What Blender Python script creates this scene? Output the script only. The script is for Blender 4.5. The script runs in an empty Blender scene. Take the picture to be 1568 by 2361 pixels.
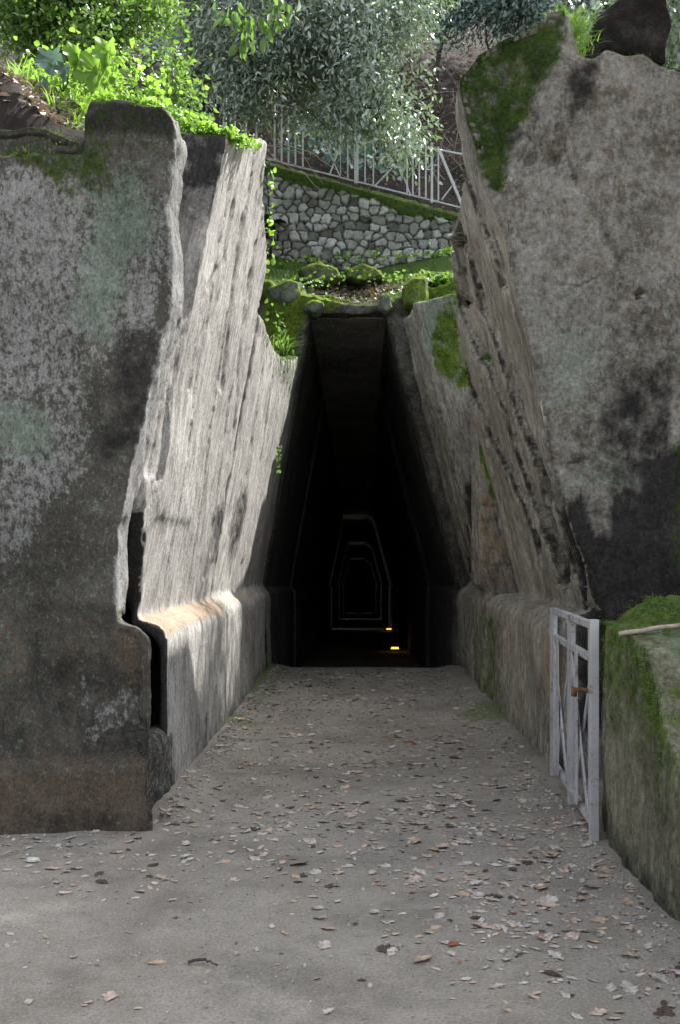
import bpy, math, random
import numpy as np
from mathutils import Vector, Matrix
R = math.radians
random.seed(7); rng = np.random.default_rng(11)
sc = bpy.context.scene

# ------------------------------------------------------------------ camera, sky, sun, exposure
cam_d = bpy.data.cameras.new('camera'); cam = bpy.data.objects.new('camera', cam_d)
sc.collection.objects.link(cam); sc.camera = cam
cam.location = (0, 0, 1.6); cam.rotation_euler = (R(90), 0, 0)
cam_d.sensor_fit = 'VERTICAL'; cam_d.sensor_height = 24.0
cam_d.lens = 24.0*2400/2361
cam_d.shift_x = -(830-784)/2361; cam_d.shift_y = (1290-1180.5)/2361
cam_d.clip_start = 0.05; cam_d.clip_end = 2000
SUN = Vector((0.50, 0.40, 0.84)).normalized()
el = math.asin(SUN.z); az = math.atan2(SUN.x, SUN.y)
w = bpy.data.worlds.new('World'); sc.world = w; w.use_nodes = True
nt = w.node_tree; nt.nodes.clear()
sky = nt.nodes.new('ShaderNodeTexSky'); sky.sky_type = 'NISHITA'; sky.sun_disc = False
sky.sun_elevation = el; sky.sun_rotation = az; sky.air_density = 1.0; sky.dust_density = 3.0; sky.ozone_density = 0.6
bg = nt.nodes.new('ShaderNodeBackground'); bg.inputs[1].default_value = 0.15
wo = nt.nodes.new('ShaderNodeOutputWorld')
hs = nt.nodes.new('ShaderNodeHueSaturation'); hs.inputs['Saturation'].default_value = .28   # lowers the saturation of the sky colour
nt.links.new(sky.outputs[0], hs.inputs['Color']); nt.links.new(hs.outputs[0], bg.inputs[0]); nt.links.new(bg.outputs[0], wo.inputs[0])
sl = bpy.data.lights.new('sun', 'SUN'); sl.energy = 3.7; sl.angle = R(0.8); sl.color = (1, .965, .91)
so = bpy.data.objects.new('sun', sl); sc.collection.objects.link(so)
so.rotation_euler = SUN.to_track_quat('Z', 'Y').to_euler(); so.location = (10, 5, 25)
sc.view_settings.view_transform = 'Standard'; sc.view_settings.look = 'None'
sc.view_settings.exposure = 1.98; sc.view_settings.gamma = 1.0
sc.cycles.max_bounces = 8; sc.cycles.diffuse_bounces = 4; sc.cycles.transmission_bounces = 4
sc.cycles.sample_clamp_indirect = 6
sc.cycles.use_denoising = True

# ------------------------------------------------------------------ helpers
def P(px, py, Y):                 # measured direction -> point at distance Y
    return ((px-830)*Y/2400.0, Y, 1.6-(py-1290)*Y/2400.0)
def XZ(pts, Y): return [(P(a, b, Y)[0], P(a, b, Y)[2]) for a, b in pts]

def _h(ix, iy, iz, s):
    h = (ix*374761393 + iy*668265263 + iz*2147483647*7 + s*1274126177) & 0xffffffff
    h = ((h ^ (h >> 13))*1274126177) & 0xffffffff
    h = (h ^ (h >> 16)) & 0xffffffff
    h = (h*2246822519) & 0xffffffff
    h ^= h >> 15
    return (h & 0xffffff)/float(0xffffff)
def vnoise(p, s=0):
    f = np.floor(p); i = f.astype(np.int64); t = p-f; t = t*t*(3-2*t)
    r = 0
    for a in (0, 1):
        for b in (0, 1):
            for c in (0, 1):
                wgt = (t[:, 0] if a else 1-t[:, 0])*(t[:, 1] if b else 1-t[:, 1])*(t[:, 2] if c else 1-t[:, 2])
                r = r+wgt*_h(i[:, 0]+a, i[:, 1]+b, i[:, 2]+c, s)
    return r
def fbm(p, sc3=(1, 1, 1), oct=4, s=0, gain=.5):        # about -1..1
    p = np.asarray(p, float)*np.array(sc3, float); r = 0; a = 1.0; n = 0
    for k in range(oct):
        r = r+a*(vnoise(p+17.3*k, s+k)*2-1); n += a; a *= gain; p = p*2.03
    return r/n
def ridge(p, sc3, oct=3, s=0): return 1-np.abs(fbm(p, sc3, oct, s))*2.2
def sstep(a, b, x):
    t = np.clip((x-a)/(b-a), 0, 1); return t*t*(3-2*t)
def poly_mask(x, z, poly, soft):    # soft inside mask for a polygon
    poly = np.array(poly, float); n = len(poly)
    ins = np.zeros(len(x), bool); dmin = np.full(len(x), 1e9)
    for i in range(n):
        a = poly[i]; b = poly[(i+1) % n]; e = b-a
        t = np.clip(((x-a[0])*e[0]+(z-a[1])*e[1])/max(1e-9, e@e), 0, 1)
        dmin = np.minimum(dmin, np.hypot(x-a[0]-t*e[0], z-a[1]-t*e[1]))
        c = ((a[1] > z) != (b[1] > z))
        with np.errstate(divide='ignore', invalid='ignore'):
            xi = (b[0]-a[0])*(z-a[1])/((b[1]-a[1]) if b[1] != a[1] else 1e-9)+a[0]
        ins ^= c & (x < xi)
    sd = np.where(ins, dmin, -dmin)
    return sstep(-soft, soft, sd)

def props(o, label=None, cat=None, group=None, kind=None):
    if label: o['label'] = label
    if cat: o['category'] = cat
    if group: o['group'] = group
    if kind: o['kind'] = kind
    return o
def empty(name, loc, label, cat, group=None):
    o = bpy.data.objects.new(name, None); sc.collection.objects.link(o); o.location = loc
    o.empty_display_size = .1
    return props(o, label, cat, group)
def link(name, me, mat=None, parent=None, origin=None, smooth=True):
    if origin is None:
        origin = tuple(parent.location) if parent else (0, 0, 0)
    n = len(me.vertices); co = np.empty(n*3); me.vertices.foreach_get('co', co)
    co = co.reshape(-1, 3)-np.array(origin); me.vertices.foreach_set('co', co.ravel())
    if smooth: me.polygons.foreach_set('use_smooth', np.ones(len(me.polygons), bool))
    if mat: me.materials.clear(); me.materials.append(mat)
    me.update()
    o = bpy.data.objects.new(name, me); sc.collection.objects.link(o)
    if parent: o.parent = parent
    else: o.location = origin
    return o
def mk(name, v, f, mat=None, parent=None, origin=None, smooth=True, attrs=None):
    me = bpy.data.meshes.new(name); me.from_pydata([tuple(map(float, a)) for a in v], [], f)
    for k, a in (attrs or {}).items():
        at = me.attributes.new(k, 'FLOAT', 'POINT'); at.data.foreach_set('value', np.asarray(a, np.float32))
    return link(name, me, mat, parent, origin, smooth)
def mkfast(name, V, F, mat, parent=None, origin=None, smooth=False, attrs=None, fattrs=None):
    """V (n,3), F (m,k) constant-size faces"""
    me = bpy.data.meshes.new(name); V = np.asarray(V, np.float32); F = np.asarray(F, np.int32); k = F.shape[1]
    me.vertices.add(len(V)); me.vertices.foreach_set('co', V.ravel())
    me.loops.add(F.size); me.loops.foreach_set('vertex_index', F.ravel())
    me.polygons.add(len(F)); me.polygons.foreach_set('loop_start', np.arange(0, F.size, k, dtype=np.int32))
    me.update(calc_edges=True)
    for kk, a in (attrs or {}).items():
        at = me.attributes.new(kk, 'FLOAT', 'POINT'); at.data.foreach_set('value', np.asarray(a, np.float32))
    return link(name, me, mat, parent, origin, smooth)

def loft(stations):                    # [(Y, [(x,z)...])...] closed body
    v = []; f = []; n = len(stations[0][1])
    for Y, pts in stations: v += [(x, Y, z) for x, z in pts]
    for s in range(len(stations)-1):
        for i in range(n):
            j = (i+1) % n; a = s*n
            f.append((a+i, a+j, a+n+j, a+n+i))
    f.append(tuple(range(n-1, -1, -1))); f.append(tuple(range((len(stations)-1)*n, len(stations)*n)))
    return v, f
def prism(pts, y0, y1): return loft([(y0, pts), (y1, pts)])
def prism_x(yz, x0, x1):
    n = len(yz); v = [(x0, y, z) for y, z in yz]+[(x1, y, z) for y, z in yz]
    f = [(i, (i+1) % n, n+(i+1) % n, n+i) for i in range(n)]+[tuple(range(n-1, -1, -1)), tuple(range(n, 2*n))]
    return v, f
def box(x0, x1, y0, y1, z0, z1): return prism([(x0, z0), (x1, z0), (x1, z1), (x0, z1)], y0, y1)
def join(pieces):
    v = []; f = []
    for a, b in pieces:
        o = len(v); v += list(a); f += [tuple(i+o for i in q) for q in b]
    return v, f
def remesh(pieces, vox, smooth=2):
    v, f = join(pieces); me = bpy.data.meshes.new('tmp'); me.from_pydata(v, [], f)
    import bmesh
    bm = bmesh.new(); bm.from_mesh(me)
    bmesh.ops.triangulate(bm, faces=bm.faces[:])
    bmesh.ops.recalc_face_normals(bm, faces=bm.faces[:]); bm.to_mesh(me); bm.free()
    o = bpy.data.objects.new('tmp', me); sc.collection.objects.link(o)
    m = o.modifiers.new('r', 'REMESH'); m.mode = 'VOXEL'; m.voxel_size = vox
    if smooth:
        s = o.modifiers.new('s', 'SMOOTH'); s.iterations = smooth; s.factor = .5
    dg = bpy.context.evaluated_depsgraph_get(); out = bpy.data.meshes.new_from_object(o.evaluated_get(dg))
    bpy.data.objects.remove(o); bpy.data.meshes.remove(me)
    return out
def getv(me):
    n = len(me.vertices); co = np.empty(n*3); me.vertices.foreach_get('co', co); co = co.reshape(-1, 3)
    no = np.empty(n*3); me.vertex_normals.foreach_get('vector', no); return co, no.reshape(-1, 3)
def setv(me, co): me.vertices.foreach_set('co', co.ravel()); me.update()
def setattr_(me, **kw):
    for k, a in kw.items():
        at = me.attributes.new(k, 'FLOAT', 'POINT'); at.data.foreach_set('value', np.clip(a, 0, 1).astype(np.float32))

def tube(pts, rad, seg=8):
    v = []; f = []; n = len(pts); up = Vector((0.13, 0.2, 1))
    for i, p in enumerate(pts):
        p = Vector(p); a = Vector(pts[max(i-1, 0)]); b = Vector(pts[min(i+1, n-1)]); d = (b-a).normalized()
        u = d.cross(up)
        if u.length < .05: u = d.cross(Vector((1, 0, 0)))
        u.normalize(); q = d.cross(u); r = rad[i] if hasattr(rad, '__len__') else rad
        for k in range(seg):
            t = 2*math.pi*k/seg; v.append(p+u*(r*math.cos(t))+q*(r*math.sin(t)))
    for i in range(n-1):
        for k in range(seg):
            f.append((i*seg+k, i*seg+(k+1) % seg, (i+1)*seg+(k+1) % seg, (i+1)*seg+k))
    f.append(tuple(range(seg-1, -1, -1))); f.append(tuple(range((n-1)*seg, n*seg)))
    return v, f
def bar(a, b, wx, wy, side=(0, 1, 0)):   # rectangular bar: wx across 'side', wy along the other axis
    a = Vector(a); b = Vector(b); d = (b-a).normalized(); s = Vector(side); s = (s-d*s.dot(d)).normalized(); t = d.cross(s)
    v = []
    for p in (a, b):
        for i, j in ((-1, -1), (1, -1), (1, 1), (-1, 1)): v.append(p+s*(i*wx/2)+t*(j*wy/2))
    return v, [(3, 2, 1, 0), (4, 5, 6, 7), (0, 1, 5, 4), (1, 2, 6, 5), (2, 3, 7, 6), (3, 0, 4, 7)]
def bevel(o, w_=.004, seg=2):
    m = o.modifiers.new('bevel', 'BEVEL'); m.width = w_; m.segments = seg; m.limit_method = 'ANGLE'
    return o

# ------------------------------------------------------------------ materials
class NT:
    def __init__(s, name):
        s.m = bpy.data.materials.new(name); s.m.use_nodes = True; s.t = s.m.node_tree; s.t.nodes.clear()
        s.out = s.t.nodes.new('ShaderNodeOutputMaterial'); s.tc = s.t.nodes.new('ShaderNodeTexCoord').outputs['Object']
    def n(s, typ, **kw):
        x = s.t.nodes.new(typ)
        for k, v in kw.items(): setattr(x, k, v)
        return x
    def put(s, sock, v):
        if hasattr(v, 'is_linked'): s.t.links.new(v, sock)
        elif v is not None:
            if sock.type == 'RGBA' and isinstance(v, (tuple, list)) and len(v) == 3: v = (*v, 1)
            sock.default_value = v
    def shear(s, k):
        sp = s.n('ShaderNodeSeparateXYZ'); s.put(sp.inputs[0], s.tc); cb = s.n('ShaderNodeCombineXYZ')
        s.put(cb.inputs[0], s.math('ADD', sp.outputs[0], s.math('MULTIPLY', sp.outputs[2], k)))
        s.t.links.new(sp.outputs[1], cb.inputs[1]); s.t.links.new(sp.outputs[2], cb.inputs[2]); s.tc = cb.outputs[0]
    def map(s, scale, vec=None):
        x = s.n('ShaderNodeMapping'); s.put(x.inputs[0], vec or s.tc); x.inputs['Scale'].default_value = scale; return x.outputs[0]
    def noise(s, scale, detail=6, rough=.6, vec=None, dist=0):
        x = s.n('ShaderNodeTexNoise'); s.put(x.inputs['Vector'], vec or s.tc)
        x.inputs['Scale'].default_value = scale; x.inputs['Detail'].default_value = detail
        x.inputs['Roughness'].default_value = rough; x.inputs['Distortion'].default_value = dist
        return x.outputs['Fac']
    def rng(s, v, a, b, c=0.0, d=1.0):
        x = s.n('ShaderNodeMapRange'); s.put(x.inputs[0], v)
        for i, q in enumerate((a, b, c, d)): x.inputs[i+1].default_value = q
        return x.outputs[0]
    def math(s, op, a, b=0.0, clamp=False):
        x = s.n('ShaderNodeMath', operation=op, use_clamp=clamp); s.put(x.inputs[0], a); s.put(x.inputs[1], b); return x.outputs[0]
    def mix(s, f, a, b, mode='MIX'):
        x = s.n('ShaderNodeMix', data_type='RGBA', blend_type=mode); s.put(x.inputs[0], f); s.put(x.inputs[6], a); s.put(x.inputs[7], b)
        return x.outputs[2]
    def attr(s, name):
        x = s.n('ShaderNodeAttribute', attribute_name=name); return x.outputs['Fac']
    def bump(s, h, strength=.5, dist=.02, normal=None):
        x = s.n('ShaderNodeBump'); s.put(x.inputs['Strength'], strength); x.inputs['Distance'].default_value = dist
        s.put(x.inputs['Height'], h)
        if normal: s.put(x.inputs['Normal'], normal)
        return x.outputs[0]
    def pbr(s, col, rough=.9, normal=None, metal=0, spec=.3):
        x = s.n('ShaderNodeBsdfPrincipled'); s.put(x.inputs['Base Color'], col); s.put(x.inputs['Roughness'], rough)
        s.put(x.inputs['Metallic'], metal); s.put(x.inputs['Specular IOR Level'], spec)
        if normal: s.put(x.inputs['Normal'], normal)
        return x.outputs[0]
    def done(s, sh): s.t.links.new(sh, s.out.inputs[0]); return s.m

def rock_mat(name, cd, cm, cl, speck=(.34, .34, .32), samt=.5, sscale=22, stretch=(1, 1, 1), moss=(.032, .062, .012),
             lichen=(.20, .26, .21), stain_shade=(.013, .012, .012), warm=(.36, .26, .17), streak=0, bstr=.9, bdist=.03, grain=(.42, 1.55), lean=0):
    s = NT(name)
    if lean: s.shear(lean)
    st = s.map(stretch)
    n1 = s.noise(1.3, 8, .62); n2 = s.noise(6, 8, .65, vec=st); nf = s.noise(sscale, 5, .7, vec=st)
    nff = s.noise(sscale*2.3, 5, .72)
    col = s.mix(s.rng(n1, .35, .65), cd, cm)
    col = s.mix(s.rng(n2, .45, .72, 0, .8), col, cl)
    # scattered pale crust
    nf = s.math('ADD', s.math('MULTIPLY', nf, .62), s.math('MULTIPLY', nff, .38))
    thr = s.math('ADD', nf, s.math('MULTIPLY', s.math('SUBTRACT', s.attr('pale'), .5), .22))
    thr = s.math('ADD', thr, s.math('MULTIPLY', s.math('SUBTRACT', n1, .5), .28))
    sm = s.math('MULTIPLY', s.rng(thr, .465, .57), samt)
    col = s.mix(sm, col, s.mix(s.rng(nff, .3, .7), speck, tuple(c*.62 for c in speck)))
    if streak:
        ns = s.noise(1.0, 6, .75, vec=s.map((stretch[0]*13, stretch[1]*13, 2.0)))
        col = s.mix(s.rng(ns, .40, .54, streak, 0), col, tuple(c*.5 for c in cd))
        ns2 = s.noise(1.0, 5, .7, vec=s.map((stretch[0]*26, stretch[1]*26, 7.0)))
        col = s.mix(s.rng(ns2, .52, .64, 0, streak*.8), col, cl)
    def m(att, scale, soft=.1, vec=None, k=.9):
        nn = s.noise(scale, 7, .7, vec=vec)
        return s.rng(s.math('ADD', s.attr(att), s.math('MULTIPLY', s.math('SUBTRACT', nn, .5), k)), .5-soft, .5+soft)
    col = s.mix(s.math('MULTIPLY', m('warm', 5), .85), col, s.mix(s.rng(nf, .3, .7), warm, tuple(c*.6 for c in warm)))
    col = s.mix(s.math('MULTIPLY', m('lich', 26, .16, k=2.6), .62), col, s.mix(s.rng(nff, .3, .7), lichen, tuple(c*.7 for c in lichen)))
    col = s.mix(s.math('MULTIPLY', m('dark', 6, .2, k=1.3), .93), col, s.mix(s.rng(nf, .4, .7), stain_shade, tuple(c*1.9 for c in stain_shade)))
    mm = m('moss', 12, .14, k=1.3)
    mossc = s.mix(s.rng(s.noise(30, 4, .7), .35, .65), tuple(c*.45 for c in moss), moss)
    mossc = s.mix(s.rng(s.noise(4.5, 6, .75), .42, .62), mossc, (moss[0]*1.7, moss[1]*1.4, moss[2]*1.1))
    mossc = s.mix(s.rng(s.noise(17, 5, .8), .5, .66, 0, .8), mossc, tuple(c*.35 for c in moss))
    col = s.mix(mm, col, mossc)
    gr = s.noise(sscale*2.2, 8, .85, vec=st); g2 = s.noise(120, 3, .7)
    big = s.noise(.9, 5, .65); k = s.math('ADD', s.rng(big, .36, .62, -.26, .2), s.rng(gr, .34, .66, grain[0], grain[1]))
    k = s.math('ADD', k, s.rng(g2, .3, .7, -.14, .14))
    kc = s.n('ShaderNodeCombineColor'); [s.put(kc.inputs[i_], k) for i_ in range(3)]
    col = s.mix(1.0, col, kc.outputs[0], 'MULTIPLY')
    b0 = s.bump(s.noise(sscale*.22, 8, .7, vec=st), bstr*.8, bdist*2.2)
    b1 = s.bump(s.noise(sscale*.9, 8, .78, vec=st), bstr, bdist, b0)
    b2 = s.bump(s.noise(58, 5, .8), s.rng(mm, 0, 1, .6, 1.0), .022, b1)
    vor = s.n('ShaderNodeTexVoronoi'); vor.inputs['Scale'].default_value = 9; s.put(vor.inputs['Vector'], st)
    b3 = s.bump(s.rng(vor.outputs['Distance'], .0, .22), .25, .02, b2)
    return s.done(s.pbr(col, .93, b3, spec=.15))

def simple_mat(name, c1, c2, scale=8, rough=.8, metal=0, bs=.3, bd=.005, spec=.3, stretch=(1, 1, 1)):
    s = NT(name); n1 = s.noise(scale, 6, .65, vec=s.map(stretch))
    return s.done(s.pbr(s.mix(s.rng(n1, .38, .62), c1, c2), rough, s.bump(s.noise(scale*4, 5, .6, vec=s.map(stretch)), bs, bd), metal, spec))

def leaf_mat(name, top, under, var, rough=.35, trans=.35, tcol=None, spec=.5):
    s = NT(name); r = s.attr('rnd'); g = s.n('ShaderNodeNewGeometry').outputs['Backfacing']
    a = s.mix(s.rng(r, 0, 1), top, var); a = s.mix(g, a, under) if under else a
    pb = s.pbr(a, rough, None, 0, spec)
    tr = s.n('ShaderNodeBsdfTranslucent'); s.put(tr.inputs[0], tcol or tuple(c*2.2 for c in top))
    mx = s.n('ShaderNodeMixShader'); mx.inputs[0].default_value = trans
    s.t.links.new(pb, mx.inputs[1]); s.t.links.new(tr.outputs[0], mx.inputs[2])
    return s.done(mx.outputs[0])

M = {}
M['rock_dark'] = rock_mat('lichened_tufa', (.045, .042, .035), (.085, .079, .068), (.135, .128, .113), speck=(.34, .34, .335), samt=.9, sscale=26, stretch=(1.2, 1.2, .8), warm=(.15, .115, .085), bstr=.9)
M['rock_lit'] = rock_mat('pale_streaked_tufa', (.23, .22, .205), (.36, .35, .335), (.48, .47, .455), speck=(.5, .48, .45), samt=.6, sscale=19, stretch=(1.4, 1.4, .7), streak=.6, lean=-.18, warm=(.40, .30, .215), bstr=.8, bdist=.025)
M['rock_right'] = rock_mat('grey_tufa', (.070, .060, .047), (.148, .131, .107), (.24, .226, .203), speck=(.33, .325, .31), samt=.6, sscale=15, stretch=(1, 1, .8), warm=(.24, .15, .10), bstr=.9, bdist=.035, grain=(.38, 1.6))
M['rock_side'] = rock_mat('tan_streaked_tufa', (.20, .186, .152), (.30, .28, .235), (.40, .378, .33), speck=(.40, .385, .345), samt=.35, sscale=14, stretch=(1.5, 1.5, .4), streak=.75, lean=.25, bstr=.8, bdist=.025, moss=(.08, .15, .018))
M['rock_portal'] = rock_mat('mossy_portal_rock', (.05, .045, .038), (.10, .095, .08), (.2, .195, .17), speck=(.3, .3, .27), samt=.4, sscale=10, moss=(.12, .20, .03), bstr=1.0, bdist=.05)
M['parapet'] = rock_mat('mossy_parapet_rock', (.10, .092, .062), (.17, .16, .11), (.25, .245, .18), speck=(.33, .34, .26), samt=.5, sscale=18, stretch=(1.2, 1.2, .75), streak=.3, moss=(.075, .13, .028), lichen=(.16, .22, .15), bstr=.8)
M['tunnel'] = rock_mat('tunnel_tufa_painted_shade', (.055, .052, .048), (.075, .072, .068), (.10, .097, .092), samt=.05, sscale=8, stretch=(1, .5, 1))  # walls darkened in colour to imitate the unlit tunnel
M['ceil'] = rock_mat('tunnel_tufa_painted_lit', (.22, .215, .205), (.28, .275, .265), (.34, .335, .325), samt=.2, sscale=8, stretch=(1, .5, 1))  # same rock made paler to imitate daylight on the ceiling
M['steel'] = simple_mat('weathered_galvanised_paint', (.30, .32, .38), (.42, .44, .50), 9, .5, .25, .25, .002)
s = NT('worn_gate_paint'); nn_ = s.noise(9, 8, .75); col = s.mix(s.rng(s.noise(3, 5, .6), .35, .65), (.25, .25, .258), (.34, .342, .355))
col = s.mix(s.rng(nn_, .56, .61, 0, .8), col, (.12, .06, .035)); col = s.mix(s.rng(s.noise(30, 4, .7), .6, .7, 0, .5), col, (.18, .17, .17))
M['steel'] = s.done(s.pbr(col, .55, s.bump(nn_, .4, .003), .1))
M['rail'] = simple_mat('painted_rail_steel', (.40, .41, .44), (.52, .53, .56), 7, .45, .1)
M['rust'] = simple_mat('rusty_iron', (.07, .035, .022), (.14, .07, .04), 30, .85, .3, .5)
M['bark'] = simple_mat('holm_oak_bark', (.035, .03, .026), (.09, .08, .07), 14, .95, 0, .8, .02, .2, (1, 1, .3))
M['twig'] = simple_mat('dry_twig_bark', (.16, .13, .10), (.30, .26, .22), 20, .9)

# ------------------------------------------------------------------ ground
def floorz(Y):
    Y = np.asarray(Y, float)
    return np.where(Y < 15.4, 0.0, np.where(Y < 15.55, -.55*(Y-15.4)/.15, np.maximum(-.55-.033*(Y-15.55), -4.4)))
def grow(a, step, lim, k=1.35):
    out = []; x = a
    while abs(x) < lim: step *= k; x += step; out.append(x)
    return out
xs = sorted(grow(-5.2, -.05, 420))+list(np.arange(-5.2, 2.6, .045))+grow(2.6, .05, 420)
ys = sorted(grow(2.6, -.05, 420, 1.4))+list(np.arange(2.6, 15.4, .045))+[15.4, 15.47, 15.55, 15.7, 16]+[16.5+i*1.5 for i in range(50)]+grow(90.5, 2, 500)
xs = np.array(xs); ys = np.array(sorted(ys)); GX, GY = np.meshgrid(xs, ys)
co = np.stack([GX.ravel(), GY.ravel(), np.zeros(GX.size)], 1)
def ground_h(x, y):
    p = np.stack([x, y, np.zeros_like(x)], 1)
    h = .03*fbm(p, (.55, .4, 1), 3, 5)+.006*fbm(p, (6, 6, 1), 4, 9)
    # a soft washed step across the foreground and earth banked against the walls
    h += .025*sstep(.25, .0, np.abs(y-(4.15+.12*np.sin(x*2.1))))*sstep(-.2, .5, x)
    left = np.where(y > 6.2, -1.27, -99); h += .05*sstep(.3, .0, x-left)*(y > 6.3)
    h += .06*sstep(.35, 0, 1.36-x)*(y > 2)*(y < 15.3)
    return h*(y < 15.4)
co[:, 2] = floorz(co[:, 1])+ground_h(co[:, 0], co[:, 1])*(np.abs(co[:, 0]) < 30)
nx = len(xs); ii = np.arange(len(ys)-1)[:, None]*nx+np.arange(nx-1)[None, :]; ii = ii.ravel()
F = np.stack([ii, ii+1, ii+1+nx, ii+nx], 1)
px_, py_ = co[:, 0], co[:, 1]
mossg = sstep(.5, 0, px_+1.28-.0)*sstep(.1, .5, fbm(co, (.8, .8, 1), 3, 3)+.35)*(py_ > 7)
mossg = np.maximum(mossg, sstep(.45, .1, np.abs(py_-6.0))*sstep(-1.8, -2.2, px_)*.9)
mossg = np.maximum(mossg, sstep(.55, .1, np.hypot(px_-1.35, (py_-10.6)/2.2))*1.0)
mossg = np.maximum(mossg, sstep(.5, .1, np.hypot(px_+1.9, (py_-4.35)*1.8))*.55)
s = NT('packed_earth')
n1 = s.noise(.55, 6, .6); n2 = s.noise(5, 9, .7); n3 = s.noise(60, 5, .7)
col = s.mix(s.rng(n1, .38, .62), (.182, .167, .145), (.258, .241, .214))
col = s.mix(s.rng(n2, .42, .7, 0, .6), col, (.285, .268, .24))
col = s.mix(s.rng(s.noise(1.7, 7, .7), .50, .62, 0, .6), col, (.13, .122, .105))
col = s.mix(s.rng(n3, .6, .72, 0, .6), col, (.33, .32, .30))
col = s.mix(s.rng(s.noise(34, 4, .6), .62, .72, 0, .7), col, (.09, .075, .06))
col = s.mix(s.rng(s.noise(1.1, 5, .6, vec=s.map((1, .45, 1))), .52, .68, 0, .55), col, (.115, .102, .09))
col = s.mix(s.rng(s.math('ADD', s.attr('moss'), s.math('MULTIPLY', s.math('SUBTRACT', s.noise(7, 6, .7), .5), .9)), .4, .85, 0, .75), col, (.085, .12, .035))
gk = s.rng(s.noise(85, 5, .8), .32, .68, .6, 1.38); kc = s.n('ShaderNodeCombineColor'); [s.put(kc.inputs[i_], gk) for i_ in range(3)]; col = s.mix(1.0, col, kc.outputs[0], 'MULTIPLY')
b = s.bump(n2, .6, .03); b = s.bump(n3, .8, .012, b); b = s.bump(s.noise(160, 3, .6), .4, .004, b)
M['ground'] = s.done(s.pbr(col, .9, b, spec=.2))
g = mkfast('ground', co, F, M['ground'], smooth=True, attrs={'moss': mossg}); props(g, kind='structure')

# ------------------------------------------------------------------ rock masses
def rock(name, pieces, vox, mat, amp=.05, freq=.9, fine=.012, groove=0, gscale=(0, 5, .35), paint=None, label=None, cat='rock wall', parent=None, origin=None, pits=0, seed=0, extra=None, mossup=.45, fiss=.62):
    me = remesh(pieces, vox); co, no = getv(me); fis = None
    side = sstep(.45, .8, np.abs(no[:, 0]))
    d = amp*fbm(co, (freq,)*3, 4, seed)+fine*fbm(co, (9, 9, 6), 3, seed+20)
    if groove:
        q = co.copy(); q[:, 0] *= .3
        q[:, 1] += .12*fbm(co, (.5, .5, .5), 2, seed+3)
        r = fbm(q, gscale, 4, seed+31); cr = np.clip(ridge(q, (0, gscale[1]*.45, gscale[2]*.6), 2, seed+37), 0, 1)**6
        u = co[:, 1]*gscale[1]*.55+.55*fbm(co, (.3, .9, .45), 3, seed+41)+.10*co[:, 2]; fr_ = u-np.floor(u)
        tall = sstep(1.25, 1.5, co[:, 2]); fis = side*tall*sstep(.80, .92, fr_)*sstep(-.5, .1, fbm(co, (.8, .8, .8), 2, seed+8))*fiss
        d += side*(groove*.8*r-groove*1.4*cr+tall*groove*(.7-1.3*fr_)*_h(np.floor(u).astype(np.int64), np.zeros(len(u), np.int64), np.zeros(len(u), np.int64), 5)-tall*groove*1.1*sstep(.86, .97, fr_))
    if pits:
        pn = vnoise(co*np.array((4.5, 4.5, 4.5)), seed+50); d -= pits*sstep(.80, .93, pn)
    if extra is not None: d = d+extra(co, no)
    co2 = co+no*d[:, None]; setv(me, co2); co, no = getv(me)
    A = dict(moss=np.zeros(len(co)), dark=np.zeros(len(co)), lich=np.zeros(len(co)), pale=np.full(len(co), .5), warm=np.zeros(len(co)))
    A['moss'] = sstep(mossup, mossup+.35, no[:, 2])*sstep(1.9, 2.6, co[:, 2])*.95
    # damp, splash-darkened foot of the rock
    A['dark'] = sstep(.45, .0, co[:, 2]+.12*fbm(co, (2, 2, 2), 2, 4))*.45
    if paint: paint(co, no, A)
    if fis is not None: A['dark'] = np.maximum(A['dark'], fis)
    setattr_(me, **A)
    o = link(name, me, mat, parent, origin)
    if label: props(o, label, cat)
    return o

def ppx(co): return 830+2400*co[:, 0]/co[:, 1], 1290-2400*(co[:, 2]-1.6)/co[:, 1]

def cracks(co, lines, wpx, depth, wob=5):
    x, y = ppx(co); nz = wob*fbm(co, (4, 4, 4), 3, 19); d = 0*x
    for pl in lines:
        for a, b in zip(pl, pl[1:]):
            e = np.array(b, float)-np.array(a); t = np.clip(((x-a[0])*e[0]+(y-a[1])*e[1])/(e@e), 0, 1)
            d = np.maximum(d, sstep(wpx, wpx*.25, np.hypot(x-a[0]-t*e[0], y-a[1]-t*e[1])+nz))
    return -depth*d
RC = [[(1044, 660), (1084, 770), (1129, 855), (1164, 950), (1199, 1060), (1234, 1165), (1274, 1265), (1296, 1345)], [(1104, 690), (1144, 790), (1174, 890), (1199, 970), (1244, 1090), (1264, 1190), (1289, 1280), (1312, 1355)],
      [(1064, 840), (1104, 930), (1134, 1010), (1169, 1080), (1209, 1165), (1234, 1240), (1249, 1300)], [(1054, 530), (1084, 590), (1109, 700)], [(1069, 390), (1109, 500), (1144, 590), (1160, 660)], [(1220, 1000), (1280, 1150), (1330, 1320)], [(1050, 560), (1062, 640), (1075, 700)]]
LC = [[(572, 895), (592, 800), (603, 700)], [(330, 1250), (345, 1180), (380, 1050), (392, 900)], [(540, 470), (515, 600), (470, 700), (440, 900)], [(560, 500), (530, 720), (510, 900)], [(590, 560), (560, 760), (540, 980), (500, 1180)], [(470, 1330), (500, 1210), (530, 1100)], [(560, 1330), (590, 1200)]]
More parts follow.
